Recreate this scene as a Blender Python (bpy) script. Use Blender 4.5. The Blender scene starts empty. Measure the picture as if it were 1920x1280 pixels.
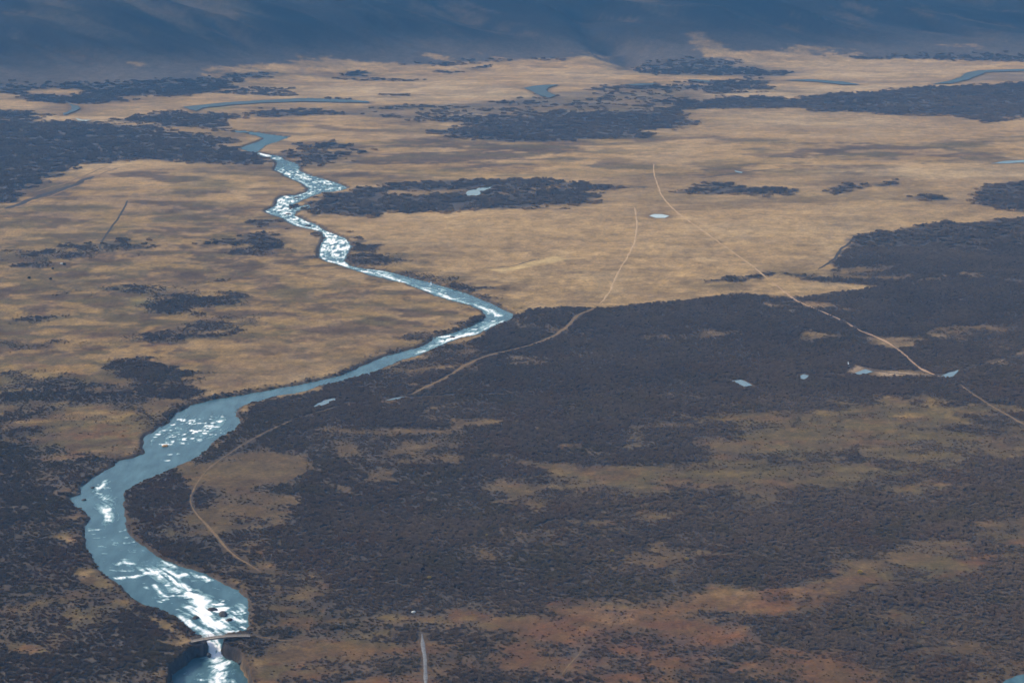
import bpy, bmesh, math, random
import numpy as np

# ------------------------------------------------------------------ camera, sky, sun, exposure
random.seed(7)
RNG = np.random.default_rng(11)
W, Hh = 1920.0, 1280.0                 # photograph size; pixel positions below are read in it
FPX = 3583.0                           # focal length in those pixels (about 30 degrees across)
CAMH = 294.0                           # metres above the valley floor
PITCH = math.atan(890.0 / FPX)
scene = bpy.context.scene
C = scene.collection

cam_d = bpy.data.cameras.new('camera')
cam = bpy.data.objects.new('camera', cam_d)
C.objects.link(cam)
cam.location = (0, 0, CAMH)
cam.rotation_euler = (math.pi / 2 - PITCH, 0, 0)
cam_d.sensor_width = 36.0
cam_d.lens = 36.0 * FPX / W
cam_d.clip_start = 1.0
cam_d.clip_end = 60000.0
scene.camera = cam

SUN_EL, SUN_AZ = math.radians(33), math.radians(-75)     # azimuth from +Y (view direction), negative = left
world = bpy.data.worlds.new('World')
scene.world = world
world.use_nodes = True
wn = world.node_tree.nodes
bg = wn['Background']
sky = wn.new('ShaderNodeTexSky')
sky.sky_type = 'NISHITA'
sky.sun_disc = False
sky.sun_elevation = SUN_EL
sky.sun_rotation = SUN_AZ
sky.air_density = 1.0
sky.dust_density = 1.5
world.node_tree.links.new(sky.outputs[0], bg.inputs[0])
bg.inputs[1].default_value = 0.14
sun_d = bpy.data.lights.new('sun', 'SUN')
sun_d.energy = 3.1
sun_d.angle = math.radians(6.0)
sun_d.color = (1.0, 0.93, 0.83)
sun = bpy.data.objects.new('sun', sun_d)
C.objects.link(sun)
sd = np.array([math.sin(SUN_AZ) * math.cos(SUN_EL), math.cos(SUN_AZ) * math.cos(SUN_EL), math.sin(SUN_EL)])
from mathutils import Vector
sun.rotation_euler = Vector((-sd[0], -sd[1], -sd[2])).to_track_quat('-Z', 'Y').to_euler()
sun.location = (0, 0, 600)
vs = scene.view_settings
vs.view_transform = 'Standard'
vs.look = 'None'
vs.gamma = 1.0
vs.use_curve_mapping = False
vs.exposure = 0.35
scene.cycles.max_bounces = 6
scene.cycles.volume_bounces = 0
scene.cycles.transparent_max_bounces = 8
scene.cycles.use_denoising = True

# ------------------------------------------------------------------ numeric helpers
def _hash(ix, iy, seed):
    n = (ix.astype(np.int64) * 374761393 + iy.astype(np.int64) * 668265263 + seed * 1442695041) & 0xffffffff
    n = ((n ^ (n >> 13)) * 1274126177) & 0xffffffff
    n = (n ^ (n >> 16)) & 0xffff
    return n.astype(np.float32) / 65535.0

def vnoise(x, y, seed=0):
    ix, iy = np.floor(x), np.floor(y)
    fx, fy = (x - ix), (y - iy)
    ux, uy = fx * fx * (3 - 2 * fx), fy * fy * (3 - 2 * fy)
    a, b = _hash(ix, iy, seed), _hash(ix + 1, iy, seed)
    c, d = _hash(ix, iy + 1, seed), _hash(ix + 1, iy + 1, seed)
    return (a + (b - a) * ux) * (1 - uy) + (c + (d - c) * ux) * uy

def fbm(x, y, scale, octv=4, seed=0, gain=0.5):
    """-1..1 fractal noise, 'scale' = metres of the largest feature"""
    v = np.zeros(np.shape(x), np.float32)
    amp, tot = 1.0, 0.0
    ca, sa = math.cos(0.6), math.sin(0.6)
    px, py = np.asarray(x, np.float64) / scale, np.asarray(y, np.float64) / scale
    for o in range(octv):
        v += amp * (vnoise(px + 17.3 * o, py - 9.1 * o, seed + o) * 2 - 1)
        tot += amp
        amp *= gain
        px, py = (ca * px - sa * py) * 2.03, (sa * px + ca * py) * 2.03
    return v / tot

def cn(x, y, scale, octv=4, seed=0, gain=0.55):
    return np.clip(fbm(x, y, scale, octv, seed, gain) * 2.4, -1.3, 1.3)

def sstep(a, b, x):
    t = np.clip((x - a) / (b - a), 0, 1)
    return t * t * (3 - 2 * t)

# ---- large relief: flat valley floor, mountainside beyond a foot line
FOOT_X = np.array([-3000, -720, -560, -400, -250, -120, 0, 120, 200, 260, 400, 560, 760, 3000.0])
FOOT_D = np.array([2560, 2620, 2650, 2720, 2860, 2900, 2960, 3020, 2960, 2900, 3000, 3060, 3040, 3000.0])

_fx = np.linspace(-3000, 3000, 1201)
_fk = np.exp(-0.5 * (np.arange(-60, 61) / 22.0) ** 2)
_fd = np.convolve(np.pad(np.interp(_fx, FOOT_X, FOOT_D), 60, 'edge'), _fk / _fk.sum(), 'valid')

def relief(x, y):
    foot = np.interp(x * 2700.0 / np.maximum(y, 1500.0), _fx, _fd)
    s = np.asarray(y) - foot
    s1 = np.maximum(s + 120, 0.0)
    h = np.where(s1 < 240, s1 * s1 / 480.0, s1 - 120.0) * 0.34
    return np.minimum(h, 260 + 0.10 * np.maximum(h - 260, 0))

FW = np.array([0, math.cos(PITCH), -math.sin(PITCH)])
UP = np.array([0, math.sin(PITCH), math.cos(PITCH)])

def unproject(px, py, z=0.0):
    """photo pixel -> the place on the ground (valley floor or mountainside) it shows"""
    d = FW * FPX + np.array([1.0, 0, 0]) * (px - W / 2) + UP * (Hh / 2 - py)
    d = d / d[1]                                   # per metre of depth
    if d[2] < -1e-4:
        D = (z - CAMH) / d[2]
        if D < 2350:
            return np.array([d[0] * D, D])
    Ds = np.arange(2200.0, 6200.0, 4.0)
    hit = CAMH + d[2] * Ds <= relief(d[0] * Ds, Ds) + z
    k = int(np.argmax(hit)) if hit.any() else len(Ds) - 1
    D = Ds[k]
    return np.array([d[0] * D, D])

def project(x, y, z):
    q = np.asarray(z) - CAMH
    dep = y * FW[1] + q * FW[2]
    v = y * UP[1] + q * UP[2]
    return W / 2 + FPX * x / dep, Hh / 2 - FPX * v / dep

def level(py):
    """height of the river surface: calm above the bridge, dropping through the gorge below it"""
    return np.interp(py, LEV_PY, LEV_Z)

LEV_PY = [0, 300, 740, 1090, 1150, 1188, 1205, 1232, 1300]
LEV_Z = [-0.9, -0.9, -0.9, -0.9, -1.3, -1.8, -3.2, -4.4, -4.5]
LEV_D = [float(unproject(400, p, q)[1]) for p, q in zip(LEV_PY[1:], LEV_Z[1:])]

def level_at(y):
    return np.interp(y, LEV_D[::-1], LEV_Z[1:][::-1])

def poly_world(pts, z=0.0):
    return np.array([unproject(a, b, z) for a, b in pts])

def sdf_poly(x, y, P, reach):
    """signed distance (positive inside) to polygon P, evaluated only within 'reach' of its box"""
    out = np.full(x.shape, -1e4, np.float32)
    lo, hi = P.min(0) - reach, P.max(0) + reach
    m = (x > lo[0]) & (x < hi[0]) & (y > lo[1]) & (y < hi[1])
    if not m.any():
        return out
    X, Y = x[m], y[m]
    d2 = np.full(X.shape, 1e12)
    ins = np.zeros(X.shape, bool)
    n = len(P)
    for i in range(n):
        ax, ay = P[i]
        bx, by = P[(i + 1) % n]
        ex, ey = bx - ax, by - ay
        L = ex * ex + ey * ey + 1e-9
        t = np.clip(((X - ax) * ex + (Y - ay) * ey) / L, 0, 1)
        dx, dy = X - ax - t * ex, Y - ay - t * ey
        d2 = np.minimum(d2, dx * dx + dy * dy)
        if ay != by:
            c = ((ay > Y) != (by > Y)) & (X < ex * (Y - ay) / (by - ay) + ax)
            ins ^= c
    d = np.sqrt(d2)
    out[m] = np.where(ins, d, -d)
    return out

def dist_line(x, y, P, reach):
    out = np.full(x.shape, 1e4, np.float32)
    lo, hi = P.min(0) - reach, P.max(0) + reach
    m = (x > lo[0]) & (x < hi[0]) & (y > lo[1]) & (y < hi[1])
    if not m.any():
        return out
    X, Y = x[m], y[m]
    d2 = np.full(X.shape, 1e12)
    for i in range(len(P) - 1):
        ax, ay = P[i]
        ex, ey = P[i + 1][0] - ax, P[i + 1][1] - ay
        L = ex * ex + ey * ey + 1e-9
        t = np.clip(((X - ax) * ex + (Y - ay) * ey) / L, 0, 1)
        dx, dy = X - ax - t * ex, Y - ay - t * ey
        d2 = np.minimum(d2, dx * dx + dy * dy)
    out[m] = np.sqrt(d2)
    return out

# ------------------------------------------------------------------ outlines of the water, read from the photograph
RIVER_L = [(318, 1300), (320, 1268), (354, 1240), (366, 1232), (387, 1229), (390, 1211), (379, 1199), (371, 1193), (368, 1188), (354, 1177),
 (338, 1164), (317, 1151), (291, 1142), (270, 1135), (247, 1118), (235, 1104), (221, 1092), (204, 1081), (193, 1071), (182, 1057),
 (174, 1042), (166, 1033), (159, 1019), (159, 1004), (162, 988), (169, 972), (166, 963), (154, 953), (138, 946), (129, 933),
 (150, 928), (154, 922), (152, 914), (173, 897), (198, 883), (218, 871), (223, 864), (248, 859), (269, 851), (270, 821),
 (283, 812), (317, 793), (322, 784), (338, 772), (361, 760), (395, 750), (441, 743), (487, 735), (555, 723), (600, 713), (640, 704),
 (655, 698), (687, 684), (715, 671), (745, 662), (781, 653), (796, 647), (812, 639), (811, 633), (835, 628), (856, 622),
 (880, 613), (902, 604), (913, 596), (912, 589), (901, 579), (874, 570), (837, 561), (812, 551), (781, 540), (760, 531),
 (730, 524), (702, 518), (677, 510), (653, 503), (639, 497), (613, 490), (599, 483), (599, 471), (604, 457), (611, 446),
 (602, 434), (583, 430), (557, 424), (543, 417), (531, 409), (508, 402), (496, 396), (517, 387), (520, 375), (531, 368),
 (557, 366), (578, 359), (578, 352), (564, 342), (545, 335), (531, 326), (513, 318), (522, 310), (517, 300), (487, 291),
 (475, 286), (449, 278), (482, 267), (496, 260), (487, 256), (463, 250), (440, 248)]
RIVER_R = [(440, 245), (475, 248), (510, 253), (541, 257), (520, 265), (494, 274), (482, 285), (501, 290), (524, 293), (534, 300),
 (559, 308), (562, 321), (581, 329), (613, 338), (634, 344), (651, 352), (639, 357), (618, 360), (604, 360), (571, 373),
 (541, 386), (543, 393), (562, 387), (581, 384), (581, 389), (557, 395), (550, 403), (571, 413), (595, 423), (609, 433),
 (627, 439), (649, 448), (658, 462), (651, 476), (644, 489), (656, 498), (677, 503), (702, 506), (726, 509), (752, 516),
 (782, 524), (809, 531), (827, 536), (857, 545), (880, 553), (902, 561), (921, 570), (938, 579), (955, 586), (963, 592),
 (957, 598), (940, 606), (921, 613), (891, 628), (865, 632), (839, 641), (820, 651), (797, 660), (771, 669), (745, 677),
 (726, 686), (702, 698), (640, 714), (600, 723), (558, 736), (519, 742), (477, 754), (450, 763), (441, 771), (440, 778), (448, 791), (436, 806),
 (397, 830), (383, 846), (363, 857), (356, 864), (333, 872), (308, 884), (278, 898), (248, 910), (232, 924), (229, 938),
 (232, 963), (235, 981), (240, 998), (256, 1014), (275, 1027), (284, 1037), (307, 1050), (340, 1061), (368, 1070), (401, 1085),
 (422, 1097), (446, 1107), (460, 1121), (465, 1139), (466, 1163), (463, 1187), (427, 1194), (422, 1198), (417, 1213), (418, 1224),
 (425, 1233), (436, 1235), (448, 1242), (457, 1257), (466, 1275), (470, 1300)]
RIVER = np.array([unproject(a, b, float(level(b))) for a, b in RIVER_L + RIVER_R])

PONDS = {   # still pools and far reaches: outline
 'far_river_bend': [(343, 202), (367, 210), (383, 203), (433, 198), (500, 194), (567, 192), (640, 193), (693, 194), (690, 191), (640, 188), (567, 186), (483, 190), (417, 194), (377, 198)],
 'meadow_pool': [(872, 367), (878, 358), (900, 352), (929, 349), (914, 356), (905, 362), (895, 367)],
 'white_pond': [(1217, 405), (1226, 402), (1240, 402), (1255, 405), (1247, 409), (1230, 409)],
 'upper_bend': [(982, 167), (998, 163), (1020, 161), (1048, 160), (1028, 166), (1024, 171), (1042, 181), (1030, 185), (1012, 181), (1000, 174)],
 'far_reach': [(1165, 161), (1200, 158), (1240, 157), (1225, 160), (1190, 162)],
 'distant_reach': [(1288, 150), (1305, 150), (1332, 153), (1330, 156), (1305, 154)],
 'braided_reach': [(1470, 152), (1520, 150), (1580, 154), (1612, 160), (1580, 160), (1530, 155)],
 'wide_braid': [(1748, 159), (1780, 153), (1800, 147), (1812, 138), (1835, 133), (1930, 130), (1930, 134), (1848, 137), (1832, 144), (1810, 152), (1785, 158)],
 'meadow_stream': [(1858, 307), (1885, 302), (1930, 300), (1930, 304), (1890, 307)],
 'thicket_pool': [(580, 765), (608, 751), (627, 746), (632, 750), (606, 761)],
 'small_pool': [(722, 751), (740, 746), (762, 743), (743, 749)],
 'creek_pool_a': [(1372, 714), (1390, 712), (1411, 723), (1395, 725)],
 'creek_pool_b': [(1497, 706), (1506, 702), (1517, 704), (1506, 713)],
 'creek_pool_c': [(1594, 702), (1612, 696), (1622, 692), (1638, 697), (1620, 702)],
 'creek_pool_d': [(1760, 708), (1777, 699), (1797, 693), (1788, 708)],
 'corner_river': [(1868, 1290), (1885, 1275), (1905, 1267), (1940, 1261), (1960, 1300)],
 'stream_bend_a': [(130, 196), (145, 200), (152, 205), (140, 211), (120, 217), (118, 214), (135, 207)],
 'stream_bend_b': [(140, 222), (155, 226), (172, 226), (160, 229), (146, 227)],
 'ford_pool': [(1376, 320), (1383, 321), (1393, 323), (1390, 325), (1380, 323)],
}
POND_W = {k: poly_world(v) for k, v in PONDS.items()}

# ------------------------------------------------------------------ vegetation map, read from the photograph
# (outline, density of birch scrub, edge roughness)
SCRUB = [
 ([(963, 592), (1000, 580), (1080, 577), (1140, 582), (1200, 571), (1290, 566), (1330, 560), (1400, 552), (1455, 556), (1480, 560), (1560, 550), (1650, 540),
   (1560, 528), (1548, 505), (1580, 470), (1600, 442), (1640, 436), (1720, 425), (1850, 415), (1920, 408), (2150, 400), (2250, 1400), (400, 1400),
   (475, 1280), (460, 1240), (424, 1222), (430, 1200), (468, 1185), (466, 1130), (430, 1096), (340, 1058), (240, 990), (232, 930), (330, 876), (400, 834), (450, 795), (450, 765), (600, 725), (750, 678), (900, 628)], 1.0, 1.0),
 ([(-200, 225), (0, 225), (150, 230), (290, 240), (400, 260), (490, 288), (500, 302), (480, 308), (250, 302), (160, 312), (90, 328), (60, 346), (20, 372), (0, 380), (-200, 395)], 1.0, 1.0),
 ([(185, 217), (330, 208), (400, 215), (450, 238), (470, 247), (400, 244), (280, 233)], 0.95, 1.0),
 ([(640, 214), (740, 198), (930, 190), (1100, 175), (1300, 168), (1340, 180), (1250, 202), (1238, 212), (1290, 224), (1297, 240), (1200, 250), (1130, 255), (1060, 262), (960, 265), (860, 257), (800, 250), (850, 236), (790, 226), (700, 220)], 0.9, 1.0),
 ([(1200, 185), (1330, 181), (1480, 184), (1560, 176), (1700, 166), (1830, 160), (1920, 156), (2150, 150), (2150, 238), (1920, 220), (1890, 225), (1855, 233), (1780, 217), (1640, 212), (1480, 201), (1330, 203), (1220, 203)], 1.0, 0.6),
 ([(1512, 207), (1540, 203), (1570, 204), (1588, 208), (1550, 211)], 0.9, 0.4),
 ([(545, 268), (610, 262), (670, 268), (640, 285), (600, 300), (570, 312), (550, 295)], 0.65, 1.5),
 ([(660, 350), (820, 339), (960, 331), (1030, 333), (1060, 345), (1200, 345), (1216, 352), (1120, 357), (1060, 358), (1108, 368), (1118, 376), (1080, 386), (960, 394), (800, 400), (690, 402), (600, 400), (585, 378), (640, 364)], 1.0, 0.8),
 ([(1250, 352), (1290, 345), (1350, 340), (1400, 347), (1450, 350), (1478, 362), (1440, 366), (1380, 360), (1290, 360)], 0.85, 0.8),
 ([(1540, 350), (1590, 345), (1625, 350), (1600, 358), (1570, 360)], 0.9, 0.6),
 ([(1643, 349), (1675, 340), (1697, 342), (1660, 351)], 0.9, 0.6),
 ([(1715, 372), (1745, 368), (1790, 372), (1760, 377)], 0.95, 0.4),
 ([(1822, 362), (1860, 347), (1920, 343), (2100, 340), (2100, 402), (1920, 398), (1870, 392), (1828, 378)], 1.0, 0.6),
 ([(1312, 524), (1380, 518), (1430, 516), (1438, 525), (1400, 530), (1320, 530)], 0.95, 0.6),
 ([(1480, 524), (1520, 514), (1560, 518), (1580, 530), (1500, 528)], 0.9, 0.8),
 ([(470, 425), (490, 418), (510, 440), (550, 455), (545, 470), (490, 468), (460, 460)], 0.8, 1.5),
 ([(0, 478), (100, 470), (190, 463), (330, 455), (330, 466), (200, 480), (60, 492), (-100, 497), (-100, 480)], 0.55, 2.0),
 ([(250, 575), (300, 560), (320, 543), (370, 538), (400, 560), (430, 570), (390, 586), (280, 592)], 0.8, 2.0),
 ([(160, 545), (220, 538), (265, 548), (180, 556)], 0.6, 1.5),
 ([(30, 582), (190, 573), (150, 592), (40, 598)], 0.5, 2.0),
 ([(270, 630), (350, 615), (440, 595), (500, 592), (490, 603), (400, 622), (330, 634), (270, 637)], 0.75, 1.5),
 ([(-100, 645), (0, 640), (120, 636), (220, 635), (300, 628), (200, 648), (0, 666), (-100, 670)], 0.5, 2.0),
 ([(200, 690), (240, 672), (320, 668), (374, 685), (352, 703), (347, 715), (387, 735), (360, 748), (310, 738), (250, 716)], 1.0, 1.2),
 ([(-150, 790), (0, 800), (100, 800), (200, 828), (275, 815), (262, 852), (180, 888), (128, 930), (160, 960), (155, 1000), (170, 1050), (220, 1110), (330, 1170), (372, 1203), (384, 1225), (350, 1240), (316, 1280), (310, 1400), (-200, 1400)], 0.86, 2.0),
 ([(-150, 700), (60, 700), (200, 715), (320, 750), (310, 790), (200, 828), (0, 810), (-150, 800)], 0.35, 2.0),
 ([(655, 695), (720, 665), (800, 622), (880, 597), (913, 593), (908, 604), (870, 618), (810, 638), (740, 665), (690, 690)], 0.8, 1.0),
 ([(656, 497), (720, 505), (800, 522), (900, 556), (955, 584), (925, 555), (850, 523), (760, 498), (700, 478), (668, 462)], 0.5, 1.5),
 ([(632, 432), (664, 440), (667, 468), (650, 492), (690, 500), (690, 478), (680, 450), (662, 428)], 0.8, 1.0),
 ([(600, 436), (612, 446), (604, 460), (600, 482), (586, 475), (590, 455), (585, 440)], 0.75, 1.0),
 ([(330, 775), (285, 808), (268, 825), (268, 850), (225, 862), (240, 830), (280, 790), (330, 755), (430, 742), (370, 757)], 0.55, 1.5),
 # foot of the mountain and mountainside
 ([(-500, 165), (0, 163), (40, 160), (75, 162), (110, 177), (150, 172), (220, 182), (300, 178), (400, 162), (490, 150), (390, 146), (420, 130), (560, 117), (640, 118), (760, 126), (830, 127), (880, 122), (930, 120), (1000, 112), (1060, 112), (1110, 100), (1170, 108),
   (1200, 122), (1260, 130), (1400, 117), (1330, 105), (1430, 94), (1480, 90), (1600, 100), (1640, 110), (1720, 112), (1920, 118), (2600, 120), (2900, -900), (-900, -900)], 1.0, 0.7),
 ([(-400, 150), (0, 150), (150, 158), (300, 165), (420, 150), (430, 164), (320, 184), (150, 181), (0, 174), (-400, 176)], 0.9, 0.5),
 ([(60, 182), (180, 170), (330, 176), (300, 186), (170, 196), (60, 192)], 0.85, 0.6),
 ([(395, 140), (480, 136), (505, 145), (450, 152), (400, 150)], 0.9, 0.6),
 ([(440, 165), (520, 160), (560, 180), (500, 186), (430, 176)], 0.55, 1.0),
 ([(648, 136), (670, 131), (690, 138), (680, 143), (655, 141)], 0.9, 0.4),
 ([(800, 130), (840, 130), (870, 136), (840, 139), (810, 136)], 0.9, 0.4),
 ([(880, 130), (900, 123), (925, 123), (930, 127), (900, 132)], 0.9, 0.4),
 ([(620, 148), (720, 146), (790, 150), (700, 152)], 0.6, 0.5),
 ([(680, 176), (720, 173), (760, 177), (800, 177), (760, 181), (700, 178)], 0.6, 0.4),
 ([(550, 185), (600, 182), (640, 187), (590, 191)], 0.9, 0.4),
 ([(1180, 125), (1260, 127), (1420, 128), (1480, 135), (1400, 150), (1340, 152), (1260, 160), (1150, 163), (1120, 172), (1180, 180), (1320, 172), (1440, 163), (1440, 155), (1360, 140), (1240, 140)], 0.8, 1.0),
 ([(480, 208), (560, 206), (650, 210), (720, 204), (720, 214), (600, 218), (500, 214)], 0.75, 0.8),
 ([(120, 184), (200, 178), (280, 190), (160, 196)], 0.8, 1.0),
 ([(-200, 205), (0, 208), (60, 212), (120, 222), (60, 224), (-200, 224)], 0.95, 0.6),
]
# clearings inside the scrub: (outline, density left there)
CLEAR = [
 ([(1380, 762), (1560, 742), (1750, 760), (1930, 800), (1940, 870), (1700, 872), (1640, 915), (1480, 930), (1330, 950), (1180, 962), (1040, 935), (990, 905), (1150, 860), (1300, 800)], 0.28, 3.5),
 ([(365, 872), (440, 825), (520, 860), (545, 930), (520, 960), (440, 960), (425, 1010), (385, 1005), (345, 950)], 0.30, 2.0),
 ([(470, 1290), (500, 1200), (560, 1130), (640, 1150), (760, 1160), (850, 1178), (960, 1150), (1080, 1122), (1250, 1112), (1400, 1100), (1600, 1072), (1650, 1085), (1480, 1125), (1390, 1170), (1400, 1200), (1560, 1212), (1690, 1290)], 0.30, 3.0),
 ([(1690, 1062), (1800, 1045), (1940, 985), (1940, 1065), (1750, 1082)], 0.4, 3.0),
 ([(420, 1000), (520, 1010), (580, 1080), (640, 1140), (560, 1190), (475, 1180), (470, 1120)], 0.45, 2.5),
 ([(430, 860), (560, 880), (560, 900), (440, 890)], 0.4, 2.0),
 ([(1690, 490), (1720, 492), (1700, 505), (1650, 512), (1610, 505)], 0.35, 2.0),
 ([(1640, 632), (1700, 628), (1750, 635), (1700, 645), (1660, 647)], 0.15, 1.0),
 ([(1430, 570), (1530, 565), (1560, 578), (1480, 583), (1430, 580)], 0.2, 1.0),
 ([(1590, 700), (1600, 684), (1640, 694), (1700, 697), (1740, 702), (1640, 703)], 0.1, 0.6),
 ([(1430, 535), (1560, 535), (1660, 538), (1560, 550), (1460, 553)], 0.2, 1.0),
 ([(730, 360), (800, 358), (865, 357), (850, 362), (740, 365)], 0.2, 0.6),
 ([(905, 362), (960, 358), (1050, 352), (1020, 359), (940, 366)], 0.15, 0.6),
 ([(700, 800), (900, 830), (1150, 860), (1000, 870), (760, 850)], 0.7, 3.0),
 ([(900, 990), (1010, 985), (1030, 1060), (900, 1065)], 0.62, 2.0),
 ([(640, 214), (740, 196), (930, 188), (1100, 172), (1300, 166), (1340, 182), (1250, 202), (1000, 212), (850, 226), (700, 220)], 0.25, 1.0),
 ([(222, 1128), (250, 1124), (292, 1147), (330, 1172), (345, 1190), (300, 1176), (262, 1152)], 0.05, 0.5),
 # mountainside
 ([(798, 99), (830, 106), (865, 118), (925, 117), (930, 121), (850, 124), (815, 110)], 0.1, 0.5),
 ([(900, 102), (930, 106), (965, 112), (950, 117), (915, 110)], 0.1, 0.5),
 ([(1306, 76), (1325, 84), (1345, 98), (1390, 103), (1330, 106), (1320, 96), (1330, 92)], 0.1, 0.5),
 ([(1748, 84), (1790, 76), (1850, 82), (1830, 88), (1770, 90)], 0.25, 0.8),
 ([(65, 170), (95, 163), (140, 168), (140, 176), (85, 178)], 0.1, 0.6),
 ([(230, 182), (300, 181), (350, 184), (330, 205), (240, 207), (170, 212), (240, 195)], 0.1, 0.8),
 ([(240, 121), (265, 120), (280, 124), (260, 127)], 0.1, 0.4),
 ([(170, 0), (250, 2), (270, 14), (210, 14)], 0.65, 1.0),
 ([(360, 12), (430, 14), (455, 28), (400, 28)], 0.65, 1.0),
 ([(780, 4), (830, 6), (835, 16), (800, 14)], 0.65, 0.8),
 ([(712, 18), (760, 22), (765, 27), (730, 25)], 0.65, 0.6),
 ([(1390, 28), (1430, 28), (1420, 34), (1395, 34)], 0.65, 0.6),
 ([(1410, 0), (1450, 4), (1440, 10), (1415, 8)], 0.65, 0.6),
]
# ground colour regions, near ones darkened partly for cloud shade: (outline, colour name, strength, edge roughness)
COL = {
 'tan':    (0.370, 0.244, 0.108),
 'pale':   (0.435, 0.318, 0.176),
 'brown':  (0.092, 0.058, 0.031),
 'dry':    (0.180, 0.118, 0.060),
 'heath':  (0.096, 0.062, 0.030),  # heath brown, with part of the foreground's cloud shade painted in
 'olive':  (0.112, 0.085, 0.033),
 'red':    (0.150, 0.062, 0.026),
 'yellow': (0.300, 0.188, 0.064),
 'moor':   (0.128, 0.112, 0.098),
 'litter': (0.062, 0.048, 0.037),
 'crown':  (0.066, 0.057, 0.052),
 'rock':   (0.034, 0.031, 0.030),
 'sand':   (0.420, 0.300, 0.190),
 'bright': (0.520, 0.375, 0.170),
 'purple': (0.125, 0.080, 0.050),
 'green':  (0.210, 0.200, 0.075),
}
COL = {k: np.array(v, np.float32) for k, v in COL.items()}
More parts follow.
